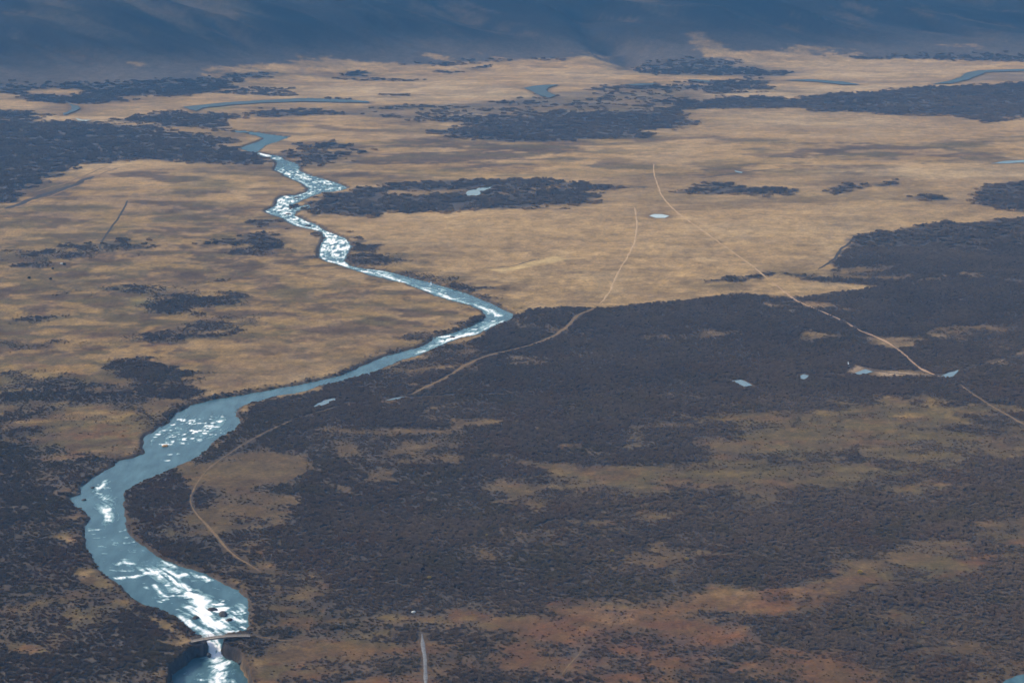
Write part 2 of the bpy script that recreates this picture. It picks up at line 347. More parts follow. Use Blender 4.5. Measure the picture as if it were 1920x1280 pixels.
REGION = [
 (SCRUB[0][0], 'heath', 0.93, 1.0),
 (SCRUB[1][0], 'heath', 0.7, 1.0), (SCRUB[3][0], 'heath', 0.6, 1.0), (SCRUB[7][0], 'heath', 0.7, 1.0),
 ([(-300, 560), (300, 590), (560, 600), (900, 590), (900, 640), (650, 700), (430, 745), (270, 830), (120, 940), (330, 1170), (360, 1400), (-300, 1400)], 'dry', 0.9, 3.0),
 ([(-300, 460), (200, 470), (480, 530), (560, 600), (300, 640), (-300, 670)], 'olive', 0.42, 5.0),
 ([(-300, 330), (200, 330), (480, 400), (580, 480), (800, 560), (600, 640), (-300, 660)], 'dry', 0.65, 5.0),
 ([(330, 640), (420, 625), (600, 620), (800, 610), (760, 640), (700, 672), (560, 718), (390, 745), (372, 715), (370, 690)], 'tan', 0.55, 1.5),
 ([(-300, 690), (120, 700), (320, 740), (300, 800), (120, 850), (-300, 830)], 'olive', 0.8, 3.0),
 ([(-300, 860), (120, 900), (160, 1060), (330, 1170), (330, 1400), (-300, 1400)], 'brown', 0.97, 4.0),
 ([(200, 1190), (340, 1220), (300, 1290), (0, 1290), (40, 1200)], 'olive', 0.7, 2.0),
 ([(218, 1128), (245, 1122), (290, 1145), (330, 1170), (345, 1190), (300, 1175), (262, 1150)], 'yellow', 0.85, 0.5),
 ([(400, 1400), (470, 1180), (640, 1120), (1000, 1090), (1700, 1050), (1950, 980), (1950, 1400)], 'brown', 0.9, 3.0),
 ([(960, 1190), (1100, 1150), (1300, 1130), (1390, 1170), (1400, 1215), (1600, 1230), (1650, 1300), (900, 1300)], 'red', 0.8, 3.0),
 ([(1080, 1140), (1250, 1122), (1390, 1110), (1360, 1130), (1150, 1160)], 'tan', 0.45, 1.5),
 ([(1380, 762), (1560, 742), (1750, 760), (1930, 800), (1940, 900), (1600, 940), (1200, 962), (1000, 920), (1150, 850), (1300, 800)], 'olive', 0.75, 3.0),
 ([(345, 900), (440, 825), (520, 860), (560, 930), (440, 1020), (380, 1010)], 'heath', 0.8, 2.0),
 ([(420, 1000), (560, 1010), (660, 1140), (560, 1190), (475, 1180)], 'heath', 0.5, 2.5),
 ([(640, 214), (740, 196), (930, 188), (1100, 172), (1300, 166), (1340, 182), (1250, 202), (1000, 218), (850, 228), (700, 220)], 'moor', 0.9, 1.0),
 ([(600, 212), (640, 214), (740, 196), (800, 196), (790, 226), (700, 220)], 'moor', 0.7, 1.0),
 ([(1170, 126), (1420, 118), (1500, 135), (1440, 155), (1360, 142), (1240, 142)], 'moor', 0.9, 0.8),
 ([(1480, 148), (1560, 150), (1700, 152), (1790, 146), (1760, 156), (1640, 158)], 'moor', 0.5, 0.6),
 ([(1830, 137), (1940, 134), (1940, 152), (1850, 152), (1800, 158)], 'moor', 0.8, 0.6),
 ([(1430, 568), (1540, 565), (1560, 575), (1480, 580), (1430, 577)], 'red', 0.6, 1.0),
 ([(1590, 700), (1600, 683), (1625, 690), (1622, 694), (1605, 701)], 'sand', 0.9, 0.3),
 ([(1640, 698), (1690, 699), (1730, 703), (1660, 702)], 'sand', 0.7, 0.3),
 ([(912, 506), (960, 502), (1000, 490), (1040, 481), (1062, 486), (1010, 495), (985, 505), (940, 515)], 'yellow', 0.75, 0.5),
 ([(650, 648), (690, 645), (705, 652), (690, 662), (655, 662)], 'yellow', 0.7, 0.8),
 ([(655, 335), (690, 334), (720, 340), (680, 343)], 'yellow', 0.5, 0.6),
 ([(745, 268), (800, 262), (835, 270), (790, 275)], 'yellow', 0.4, 0.6),
 ([(380, 201), (430, 199), (425, 206), (390, 207)], 'green', 0.7, 0.4),
 ([(540, 1165), (625, 1165), (600, 1182), (545, 1180)], 'yellow', 0.5, 1.0),
 ([(545, 1080), (600, 1110), (590, 1140), (550, 1120)], 'yellow', 0.4, 1.5),
 ([(720, 1165), (880, 1178), (985, 1160), (960, 1180), (840, 1200), (740, 1180)], 'yellow', 0.45, 1.2),
 ([(1500, 1210), (1560, 1210), (1580, 1225), (1530, 1240), (1500, 1228)], 'yellow', 0.35, 1.2),
 ([(240, 700), (330, 728), (335, 750), (220, 745)], 'tan', 0.5, 1.5),
 ([(640, 395), (1140, 385), (1560, 400), (1560, 500), (1400, 555), (1000, 580), (850, 520), (680, 460)], 'tan', 0.5, 2.0),
 ([(1240, 205), (1480, 203), (1780, 220), (1900, 232), (1950, 300), (1500, 325), (1300, 340), (1000, 330), (1200, 260)], 'tan', 0.3, 2.0),
 ([(1330, 205), (1480, 203), (1640, 214), (1840, 240), (1600, 240), (1330, 245)], 'pale', 0.5, 1.0),
 ([(1500, 318), (1700, 312), (1950, 308), (1950, 338), (1700, 335)], 'pale', 0.6, 0.8),
 ([(560, 160), (800, 158), (960, 165), (980, 182), (800, 188), (700, 186)], 'pale', 0.7, 1.0),
 ([(1020, 130), (1180, 132), (1160, 155), (1030, 157)], 'pale', 0.6, 1.0),
 ([(1310, 175), (1430, 165), (1600, 160), (1760, 160), (1700, 163), (1560, 174), (1480, 182), (1340, 180)], 'pale', 0.9, 0.4),
 ([(1480, 110), (1640, 114), (1900, 124), (1800, 145), (1560, 146), (1450, 130)], 'pale', 0.5, 0.8),
]
# how patchy the open ground is
MOTTLE = [
 ([(-300, 300), (250, 312), (500, 315), (560, 340), (500, 400), (600, 490), (760, 540), (900, 590), (700, 680), (0, 760), (-300, 760)], 1.1, 4.0),
 ([(560, 262), (850, 255), (1200, 250), (1240, 290), (1050, 340), (700, 340), (600, 320)], 1.15, 2.0),
 ([(1330, 255), (1600, 262), (1950, 255), (1950, 305), (1500, 318), (1340, 325)], 1.05, 2.0),
 ([(660, 470), (780, 500), (900, 540), (1010, 560), (980, 590), (850, 530), (700, 505)], 0.9, 2.0),
 ([(480, 215), (850, 230), (760, 250), (480, 250)], 0.7, 2.0),
 ([(400, 118), (1200, 110), (1180, 132), (700, 140), (560, 165), (400, 165)], 0.6, 1.0),
 ([(400, 1400), (440, 1000), (700, 1100), (1000, 1090), (1700, 1050), (1950, 980), (1950, 1400)], 1.0, 3.0),
 ([(-300, 760), (280, 760), (330, 1170), (330, 1400), (-300, 1400)], 1.0, 3.0),
 ([(900, 740), (1950, 740), (1950, 1000), (900, 1000)], 0.6, 3.0),
]

def fill(x, y, pts, rough, nz, z=0.0):
    """soft 0..1 mask of an outline on the ground with an uneven edge"""
    P = poly_world(pts, z)
    dist = max(P[:, 1].min(), 600.0)
    e = dist * (0.0100 if dist > 1450 else 0.0085) * rough
    s = sdf_poly(x, y, P, e * 4 + 20)
    return sstep(-1.3 * e, 1.3 * e, s + nz * e * 2.6)

# ------------------------------------------------------------------ the ground sheet
def row_depths():
    out = [-4000, -2000, -800, 0, 300, 450, 520, 560.0]
    D = 560.0
    while D < 3420:
        D += min(max(D * D / (CAMH * FPX * 1024 / 1920.0) * 1.3, 0.7), 6.5)
        out.append(D)
    k = 12.0
    while D < 6500:
        D += k
        k *= 1.22
        out.append(D)
    return np.array(out)

DROW = row_depths()
half = 0.30
core = np.linspace(-half, half, 880)
wide = half + np.array([0.01, 0.025, 0.05, 0.09, 0.15, 0.25, 0.4, 0.7, 1.2])
TCOL = np.concatenate([-wide[::-1], core, wide])
XS = np.maximum(DROW, 560.0)[:, None] * TCOL[None, :]
YS = np.repeat(DROW[:, None], len(TCOL), 1)
NR, NC = XS.shape

river_sdf = sdf_poly(XS, YS, RIVER, 60)
pond_sdf = np.full(XS.shape, -1e4, np.float32)
for k, P in POND_W.items():
    pond_sdf = np.maximum(pond_sdf, sdf_poly(XS, YS, P, 40))

n_big = fbm(XS, YS, 160, 4, 3)
n_mid = fbm(XS, YS, 42, 4, 21)
n_fine = fbm(XS, YS, 11, 3, 41)
n_far = fbm(XS, YS, 260, 5, 61)
n_edge = np.where(YS > 1700, fbm(XS * 0.32, YS, 50, 5, 77, 0.66), fbm(XS * 0.6, YS, 24, 5, 78, 0.62)).astype(np.float32)

def slope_noise(x, y, scale, octv, seed, stretch=0.22, gain=0.5):
    """noise drawn out down the fall line, from upper left to lower right; -1..1"""
    a = x * 0.42 + y * 0.907
    b = (-x * 0.907 + y * 0.42) * stretch
    a = a + 30 * fbm(x, y, 260, 2, seed + 50)
    v, amp, tot = np.zeros(np.shape(x), np.float32), 1.0, 0.0
    for o in range(octv):
        v += amp * (2 * vnoise(a / scale + 31.7 * o, b / scale + 11.3 * o, seed + o) - 1)
        tot += amp
        amp *= gain
        scale = scale * 0.47
    return v / tot

def ground_height(x, y, rs, ps):
    """height of the ground; rs / ps are signed distances to the river and to the pools"""
    base = relief(x, y)
    hill = sstep(5, 60, base)
    und = fbm(x, y, 150, 3, 101) * 1.6 + fbm(x, y, 24, 3, 111) * 0.45
    tuss = fbm(x, y, 5.0, 2, 121) * 0.28
    # gullies that run down the mountainside to the lower right
    gully = (np.abs(slope_noise(x, y, 120, 4, 131)) * -44 + 12 + slope_noise(x, y, 26, 2, 151) * 2.5 + fbm(x, y, 300, 3, 141) * 16) * hill
    near = sstep(-26, -3, rs)
    nearp = sstep(-24, -2, ps)
    calm = 1 - np.maximum(near, nearp)
    h = base + und * (0.12 + 0.88 * calm) + tuss * (1 - np.maximum(near, nearp) * 0.5) + gully
    return h

ZS = ground_height(XS, YS, river_sdf, pond_sdf)
# ravine on the mountainside
RAV = poly_world([(1085, 40), (1120, 62), (1145, 85), (1165, 105), (1190, 122)])
dr = dist_line(XS, YS, RAV, 150)
ZS -= 18 * np.exp(-(dr / 34.0) ** 2) * (0.6 + 0.8 * vnoise(XS / 40, YS / 40, 9))
RAV2 = poly_world([(820, -5), (900, 35), (960, 60)])
dr2 = dist_line(XS, YS, RAV2, 120)
ZS -= 10 * np.exp(-(dr2 / 22.0) ** 2)
# carve the river bed, the gorge below the bridge, and flatten under the pools
_, PY = project(XS, YS, np.zeros_like(XS))
lev = level_at(YS)
rs_n = river_sdf + fbm(XS, YS, 6, 4, 151, 0.65) * 2.0 * np.clip(YS / 900.0, 0.7, 1.6)
bank_w = np.where(PY > 1185, 1.3, 2.4) * np.clip(YS / 900.0, 0.8, 2.0)
bank = sstep(-bank_w, 0.3, rs_n)
bed = lev - 1.6 * sstep(0.0, 4.0, river_sdf) - 0.15
ZS = ZS * (1 - bank) + bed * bank
pb = sstep(-3, 2, pond_sdf) * (YS < 2000)
ZS = np.where(pond_sdf > -30, ZS * (1 - pb) + (-0.12) * pb, ZS)

# --- scrub density
scrub = np.zeros(XS.shape, np.float32)
for pts, den, rough in SCRUB:
    scrub = np.maximum(scrub, den * fill(XS, YS, pts, rough, n_edge))
for pts, left, rough in CLEAR:
    m = fill(XS, YS, pts, rough, n_edge)
    scrub = np.minimum(scrub, scrub * (1 - m) + left * scrub * m)
halo = np.zeros(XS.shape, np.float32)
for pts, den, rough in SCRUB:
    if den < 0.99 or pts[0][1] > 650:
        halo = np.maximum(halo, fill(XS, YS, pts, rough * 3.5, n_edge) * (0.45 + 0.55 * den))
# --- ground colour
mott = np.full(XS.shape, 0.28, np.float32)
for pts, s, rough in MOTTLE:
    m = fill(XS, YS, pts, rough, n_edge)
    mott = mott * (1 - m) + s * m

patch = sstep(-0.55, 0.25, n_mid * 0.7 + n_big * 0.5)
open_patch = sstep(0.35, 1.0, cn(XS, YS, 60, 5, 171)) * 0.38
rim = sstep(-12, -3, river_sdf + 4 * n_edge) * 0.7 * (PY > 600)
scrub = np.maximum(scrub, rim)
hillz = sstep(5, 60, relief(XS, YS))
scrub_eff = scrub * (1 - open_patch * (1 - hillz) * (YS < 1500))
pn = cn(XS * 0.6, YS, 13, 5, 175, 0.7) * (1 - hillz)
pw = cn(XS * 0.5, YS, 38, 4, 177, 0.6) * (1 - hillz)
mid_ = 4 * scrub_eff * (1 - scrub_eff)                       # the thin and feathered stands break up most
scrub_eff = np.clip(scrub_eff + mid_ * (0.42 * pn + 0.22 * pw) - 0.10 * sstep(0.2, 1.0, pn), 0, 1)
# thin olive and brown grass patches high on the mountainside
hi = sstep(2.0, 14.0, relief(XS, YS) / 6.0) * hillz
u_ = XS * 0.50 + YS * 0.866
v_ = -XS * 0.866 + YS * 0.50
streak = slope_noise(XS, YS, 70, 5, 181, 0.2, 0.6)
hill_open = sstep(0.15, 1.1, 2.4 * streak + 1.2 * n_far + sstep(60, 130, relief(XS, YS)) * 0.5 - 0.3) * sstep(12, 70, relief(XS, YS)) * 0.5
scrub_eff = scrub_eff * (1 - hill_open)
scrub_eff *= (river_sdf < -1.2) & (pond_sdf < -0.5)

def mix(c, col, m):
    m = np.clip(m, 0, 1)[..., None]
    return c * (1 - m) + col * m

colr = np.broadcast_to(COL['tan'], XS.shape + (3,)).copy()
colr = mix(colr, COL['pale'], 0.5 * sstep(-0.1, 0.5, n_far))
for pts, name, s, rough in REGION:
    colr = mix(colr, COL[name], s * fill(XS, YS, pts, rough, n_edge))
def cnd(scale, octv, seed, gain=0.66):
    # patch size grows a little with distance: far plant communities read as broader bands
    near = cn(XS * 0.75, YS, scale, octv, seed, gain)
    far = cn(XS * 0.5, YS, scale * 2.0, octv, seed + 7, gain)
    w = sstep(1200, 2000, YS)
    return near * (1 - w) + far * w
colr = mix(colr, COL['olive'] * 1.15, 0.75 * halo * sstep(-0.7, 0.4, cnd(26, 5, 197)))
colr = mix(colr, COL['brown'], 0.70 * halo * sstep(-0.5, 0.5, cnd(14, 5, 195)))
colr = mix(colr, COL['brown'], mott * 0.85 * sstep(-0.05, 0.6, cnd(15, 5, 201)))
colr = mix(colr, COL['purple'], mott * 0.50 * sstep(0.1, 0.7, cnd(34, 5, 221)))
colr = mix(colr, COL['yellow'], mott * np.where(YS < 1000, 0.28, 0.60) * sstep(0.2, 0.8, cnd(9, 4, 211)) * (1 - hillz))
colr = mix(colr, COL['olive'], mott * 0.60 * sstep(0.1, 0.7, cnd(24, 5, 231)))
colr = mix(colr, COL['red'], mott * 0.50 * sstep(0.3, 0.8, cnd(14, 4, 241)) * sstep(1500, 900, YS))
colr = mix(colr, COL['brown'], 0.45 * sstep(0.2, 0.9, cnd(60, 6, 261)) * (0.12 + mott))
colr = mix(colr, COL['pale'], 0.35 * sstep(0.1, 0.8, cnd(28, 5, 271)) * (YS > 1050) * (1 - mott))
def hum(seed):
    a, b_, c_ = cn(XS * 0.7, YS, 7, 3, seed, 0.5), cn(XS * 0.6, YS, 13, 3, seed + 3, 0.5), cn(XS * 0.5, YS, 27, 3, seed + 6, 0.5)
    w1, w2 = sstep(800, 1100, YS), sstep(1450, 1800, YS)
    return (a * (1 - w1) + b_ * w1) * (1 - w2) + c_ * w2
big_ = 0.55 + 0.45 * sstep(-0.5, 0.5, cn(XS * 0.6, YS, 120, 3, 911))
h1, h2 = hum(901), hum(921)
colr = mix(colr, COL['brown'] * 0.85, np.clip(mott, 0, 1) * big_ * 0.85 * sstep(0.12, 0.55, h1) * (1 - hillz))
colr = mix(colr, COL['olive'], np.clip(mott, 0, 1) * 0.55 * sstep(0.15, 0.6, h2) * (1 - hillz))
colr = mix(colr, COL['yellow'] * 1.1, np.clip(mott, 0, 1) * np.where(YS < 1000, 0.06, 0.5) * sstep(0.25, 0.7, -h1) * (1 - hillz))
colr = mix(colr, COL['dry'], 0.30 * (1 - np.clip(mott, 0, 1)) * sstep(0.2, 0.7, h2) * (1 - hillz))
for pts, name, s_, rough in [
    ([(560, 1290), (620, 1200), (760, 1190), (960, 1170), (1100, 1140), (1400, 1105), (1600, 1080), (1500, 1125), (1400, 1165), (1420, 1205), (1580, 1215), (1700, 1290)], 'red', 0.42, 2.5),
    ([(1340, 1180), (1420, 1200), (1520, 1205), (1560, 1235), (1380, 1240)], 'red', 0.5, 1.2),
    ([(1150, 1205), (1260, 1200), (1300, 1225), (1180, 1235)], 'red', 0.5, 1.2),
    ([(60, 178), (240, 180), (240, 200), (160, 216), (70, 206)], 'brown', 0.6, 0.8),
    ([(912, 506), (960, 502), (1000, 490), (1040, 481), (1062, 486), (1010, 495), (985, 505), (940, 515)], 'bright', 0.75, 0.35),
    ([(1588, 701), (1600, 682), (1628, 690), (1622, 694), (1605, 702)], 'sand', 0.95, 0.15),
    ([(1640, 697), (1690, 698), (1735, 703), (1660, 703)], 'sand', 0.8, 0.15),
    ([(650, 648), (690, 645), (705, 652), (690, 662), (655, 662)], 'yellow', 0.8, 0.4),
    ([(224, 560), (262, 556), (290, 566), (250, 576)], 'green', 0.5, 0.6),
    ([(240, 605), (255, 604), (258, 607), (240, 608)], 'yellow', 0.9, 0.2),
    ([(500, 640), (700, 620), (780, 620), (700, 668), (560, 712), (420, 738), (395, 720), (360, 690)], 'dry', 0.4, 1.2)]:
    colr = mix(colr, COL[name], s_ * fill(XS, YS, pts, rough, n_edge))
# scrub ground: leaf litter under the bushes, merged crowns where they are too far to tell apart
farm = sstep(1150, 1700, YS)
lit = mix(np.broadcast_to(COL['litter'], XS.shape + (3,)).copy(), COL['crown'], farm)
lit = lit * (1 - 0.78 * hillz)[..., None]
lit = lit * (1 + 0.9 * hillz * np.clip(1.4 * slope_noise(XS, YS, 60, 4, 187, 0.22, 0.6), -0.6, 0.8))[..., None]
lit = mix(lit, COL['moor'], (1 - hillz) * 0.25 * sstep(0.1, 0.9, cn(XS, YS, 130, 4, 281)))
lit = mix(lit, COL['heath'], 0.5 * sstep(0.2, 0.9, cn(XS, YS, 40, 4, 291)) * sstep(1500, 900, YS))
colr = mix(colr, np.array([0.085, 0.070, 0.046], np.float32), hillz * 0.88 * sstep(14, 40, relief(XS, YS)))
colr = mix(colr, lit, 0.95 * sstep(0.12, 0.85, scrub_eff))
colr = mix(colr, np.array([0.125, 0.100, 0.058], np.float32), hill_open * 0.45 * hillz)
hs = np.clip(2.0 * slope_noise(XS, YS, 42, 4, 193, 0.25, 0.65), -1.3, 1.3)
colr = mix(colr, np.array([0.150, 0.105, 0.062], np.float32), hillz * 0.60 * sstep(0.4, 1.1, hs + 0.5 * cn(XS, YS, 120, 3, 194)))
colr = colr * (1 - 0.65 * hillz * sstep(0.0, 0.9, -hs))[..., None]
# stony, dark banks along the river and the rock walls of the gorge
bk = sstep(-4.5, -1.0, river_sdf + n_fine * 2.0) * sstep(0.8, -0.2, river_sdf)
colr = mix(colr, COL['brown'] * 0.8, bk * 0.9)
face = np.clip(4 * bank * (1 - bank), 0, 1)
colr = mix(colr, COL['rock'] * 1.25, face * np.where(PY > 1180, 1.0, 0.75))
gor = fill(XS, YS, [(345, 1190), (372, 1192), (425, 1192), (470, 1188), (466, 1235), (420, 1236), (385, 1240), (340, 1250), (320, 1270), (320, 1230)], 0.6, n_edge)
colr = mix(colr, COL['rock'], gor * sstep(-9, -2, river_sdf) * 0.95)
colr = mix(colr, COL['rock'] * 1.3, sstep(0, 2, river_sdf))
colr = mix(colr, COL['rock'] * 1.2, 0.8 * np.exp(-(dr / 14.0) ** 2))
colr = mix(colr, COL['brown'], 0.6 * sstep(-9, -1, pond_sdf + 4 * n_fine))
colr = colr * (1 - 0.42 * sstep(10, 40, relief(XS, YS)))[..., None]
# small-scale value changes of the plants themselves
vary = 1.0 + 0.20 * n_fine + 0.16 * fbm(XS, YS, 4.0, 2, 251) * (YS < 1500) + 0.10 * n_mid
colr = colr * np.clip(vary, 0.5, 1.6)[..., None]

def grid_faces(nr, nc):
    i = np.arange(nr - 1)[:, None] * nc + np.arange(nc - 1)[None, :]
    return np.stack([i, i + 1, i + 1 + nc, i + nc], -1).reshape(-1, 4)

def np_mesh(name, verts, faces, smooth=True):
    me = bpy.data.meshes.new(name)
    n, f = len(verts), len(faces)
    k = faces.shape[1]
    me.vertices.add(n)
    me.vertices.foreach_set('co', np.ascontiguousarray(verts, np.float32).ravel())
    me.loops.add(f * k)
    me.loops.foreach_set('vertex_index', np.ascontiguousarray(faces, np.int32).ravel())
    me.polygons.add(f)
    me.polygons.foreach_set('loop_start', np.arange(0, f * k, k, dtype=np.int32))
    me.update(calc_edges=True)
    me.polygons.foreach_set('use_smooth', np.full(f, smooth, bool))
    me.update()
    return me

def add_color(me, name, rgb):
    a = me.color_attributes.new(name, 'FLOAT_COLOR', 'POINT')
    buf = np.ones((len(rgb), 4), np.float32)
    buf[:, :3] = rgb
    a.data.foreach_set('color', buf.ravel())

def add_float(me, name, v):
    a = me.attributes.new(name, 'FLOAT', 'POINT')
    a.data.foreach_set('value', np.ascontiguousarray(v, np.float32).ravel())

def new_mat(name):
    m = bpy.data.materials.new(name)
    m.use_nodes = True
    nt = m.node_tree
    b = nt.nodes['Principled BSDF']
    return m, nt, b

def N(nt, kind, **kw):
    n = nt.nodes.new(kind)
    for k, v in kw.items():
        setattr(n, k, v)
    return n

# ground material: plant colours and near cloud shade of the map, with finer procedural grain
m_ground, nt, b = new_mat('heath_and_grass')
at = N(nt, 'ShaderNodeVertexColor', layer_name='cover')
geo = N(nt, 'ShaderNodeNewGeometry')
n1 = N(nt, 'ShaderNodeTexNoise')
n1.inputs['Scale'].default_value = 0.55
n1.inputs['Detail'].default_value = 5
n1.inputs['Roughness'].default_value = 0.7
n2 = N(nt, 'ShaderNodeTexNoise')
n2.inputs['Scale'].default_value = 0.13
n2.inputs['Detail'].default_value = 4
nt.links.new(geo.outputs['Position'], n1.inputs['Vector'])
nt.links.new(geo.outputs['Position'], n2.inputs['Vector'])
r1 = N(nt, 'ShaderNodeMapRange')
r1.inputs[1].default_value, r1.inputs[2].default_value = 0.3, 0.7
r1.inputs[3].default_value, r1.inputs[4].default_value = 0.62, 1.38
nt.links.new(n1.outputs[0], r1.inputs[0])
r2 = N(nt, 'ShaderNodeMapRange')
r2.inputs[1].default_value, r2.inputs[2].default_value = 0.3, 0.7
r2.inputs[3].default_value, r2.inputs[4].default_value = 0.82, 1.18
nt.links.new(n2.outputs[0], r2.inputs[0])
mu = N(nt, 'ShaderNodeMath', operation='MULTIPLY')
nt.links.new(r1.outputs[0], mu.inputs[0])
nt.links.new(r2.outputs[0], mu.inputs[1])
vm = N(nt, 'ShaderNodeVectorMath', operation='SCALE')
nt.links.new(at.outputs['Color'], vm.inputs[0])
nt.links.new(mu.outputs[0], vm.inputs['Scale'])
nt.links.new(vm.outputs[0], b.inputs['Base Color'])
b.inputs['Roughness'].default_value = 1.0
b.inputs['Specular IOR Level'].default_value = 0.1
bp = N(nt, 'ShaderNodeBump')
bp.inputs['Strength'].default_value = 0.6
bp.inputs['Distance'].default_value = 0.5
nt.links.new(n1.outputs[0], bp.inputs['Height'])
nt.links.new(bp.outputs[0], b.inputs['Normal'])

def tag(o, label=None, cat=None, group=None, kind=None):
    if label: o['label'] = label
    if cat: o['category'] = cat
    if group: o['group'] = group
    if kind: o['kind'] = kind
    return o

def link(name, me, mat=None, parent=None):
    o = bpy.data.objects.new(name, me)
    if mat is not None:
        me.materials.clear()
        me.materials.append(mat)
    C.objects.link(o)
    if parent is not None:
        o.parent = parent
    return o

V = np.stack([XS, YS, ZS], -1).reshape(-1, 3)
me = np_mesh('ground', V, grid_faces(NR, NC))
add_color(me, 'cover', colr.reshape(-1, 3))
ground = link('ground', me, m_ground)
tag(ground, 'valley floor of tan grass and heath rising into the mountainside', kind='structure')

def height_at(x, y):
    """height of the ground sheet at points (bilinear in the sheet's own grid)"""
    x, y = np.asarray(x, float), np.asarray(y, float)
    r = np.clip(np.interp(y, DROW, np.arange(NR)), 0, NR - 1.001)
    c = np.clip(np.interp(x / np.maximum(y, 560.0), TCOL, np.arange(NC)), 0, NC - 1.001)
    i, j = r.astype(int), c.astype(int)
    fr, fc = r - i, c - j
    return (ZS[i, j] * (1 - fr) * (1 - fc) + ZS[i + 1, j] * fr * (1 - fc) + ZS[i, j + 1] * (1 - fr) * fc + ZS[i + 1, j + 1] * fr * fc)

# ------------------------------------------------------------------ water
m_water, nt, b = new_mat('glacial_water')
fo = N(nt, 'ShaderNodeAttribute', attribute_name='foam')
geo = N(nt, 'ShaderNodeNewGeometry')
def noise(scale, detail, rough=0.6, vec=None, stretch=None):
    n = N(nt, 'ShaderNodeTexNoise')
    n.inputs['Scale'].default_value = scale
    n.inputs['Detail'].default_value = detail
    n.inputs['Roughness'].default_value = rough
    nt.links.new(vec if vec is not None else geo.outputs['Position'], n.inputs['Vector'])
    return n
nf = noise(1.15, 5, 0.75)
mr = N(nt, 'ShaderNodeMapRange')
mr.inputs[1].default_value, mr.inputs[2].default_value = 0.25, 0.75
mr.inputs[3].default_value, mr.inputs[4].default_value = -0.22, 0.22
nt.links.new(nf.outputs[0], mr.inputs[0])
sub = N(nt, 'ShaderNodeMath', operation='ADD')
nt.links.new(fo.outputs['Fac'], sub.inputs[0])
nt.links.new(mr.outputs[0], sub.inputs[1])
ramp = N(nt, 'ShaderNodeValToRGB')
e = ramp.color_ramp.elements
e[0].position, e[0].color = 0.0, (0.0, 0.0, 0.0, 1)
e[1].position, e[1].color = 1.0, (1.0, 1.0, 1.0, 1)
x = ramp.color_ramp.elements.new(0.24); x.color = (0.0, 0.0, 0.0, 1)
x = ramp.color_ramp.elements.new(0.58); x.color = (0.36, 0.36, 0.36, 1)
nt.links.new(sub.outputs[0], ramp.inputs[0])
# the water's own colour: darker channels, paler shallows, drawn out along the valley
mp = N(nt, 'ShaderNodeMapping')
mp.inputs['Scale'].default_value = (0.16, 0.05, 0.1)
nt.links.new(geo.outputs['Position'], mp.inputs['Vector'])
nv = noise(1.0, 5, 0.6, mp.outputs[0])
rv = N(nt, 'ShaderNodeValToRGB')
rv.color_ramp.elements[0].position, rv.color_ramp.elements[0].color = 0.36, (0.036, 0.086, 0.104, 1)
rv.color_ramp.elements[1].position, rv.color_ramp.elements[1].color = 0.68, (0.078, 0.160, 0.184, 1)
nt.links.new(nv.outputs[0], rv.inputs[0])
rf = N(nt, 'ShaderNodeValToRGB')
rf.color_ramp.elements[0].color = (0.20, 0.46, 0.50, 1)
x = rf.color_ramp.elements.new(0.55); x.color = (0.38, 0.60, 0.63, 1)
rf.color_ramp.elements[1].color = (0.60, 0.70, 0.72, 1)
nt.links.new(ramp.outputs[0], rf.inputs[0])
mx = N(nt, 'ShaderNodeMix', data_type='RGBA')
mlt = N(nt, 'ShaderNodeMath', operation='MULTIPLY', use_clamp=True)
mlt.inputs[1].default_value = 2.0
nt.links.new(ramp.outputs[0], mlt.inputs[0])
nt.links.new(mlt.outputs[0], mx.inputs['Factor'])
nt.links.new(rv.outputs[0], mx.inputs['A'])
nt.links.new(rf.outputs[0], mx.inputs['B'])
nt.links.new(mx.outputs['Result'], b.inputs['Base Color'])
rr_ = N(nt, 'ShaderNodeMapRange')
rr_.inputs[3].default_value, rr_.inputs[4].default_value = 0.22, 0.85
nt.links.new(mlt.outputs[0], rr_.inputs[0])
nt.links.new(rr_.outputs[0], b.inputs['Roughness'])
b.inputs['Roughness'].default_value = 0.22
b.inputs['IOR'].default_value = 1.33
nb = noise(0.9, 4)
bp = N(nt, 'ShaderNodeBump')
bp.inputs['Strength'].default_value = 0.35
bp.inputs['Distance'].default_value = 0.25
nt.links.new(nb.outputs[0], bp.inputs['Height'])
nt.links.new(bp.outputs[0], b.inputs['Normal'])

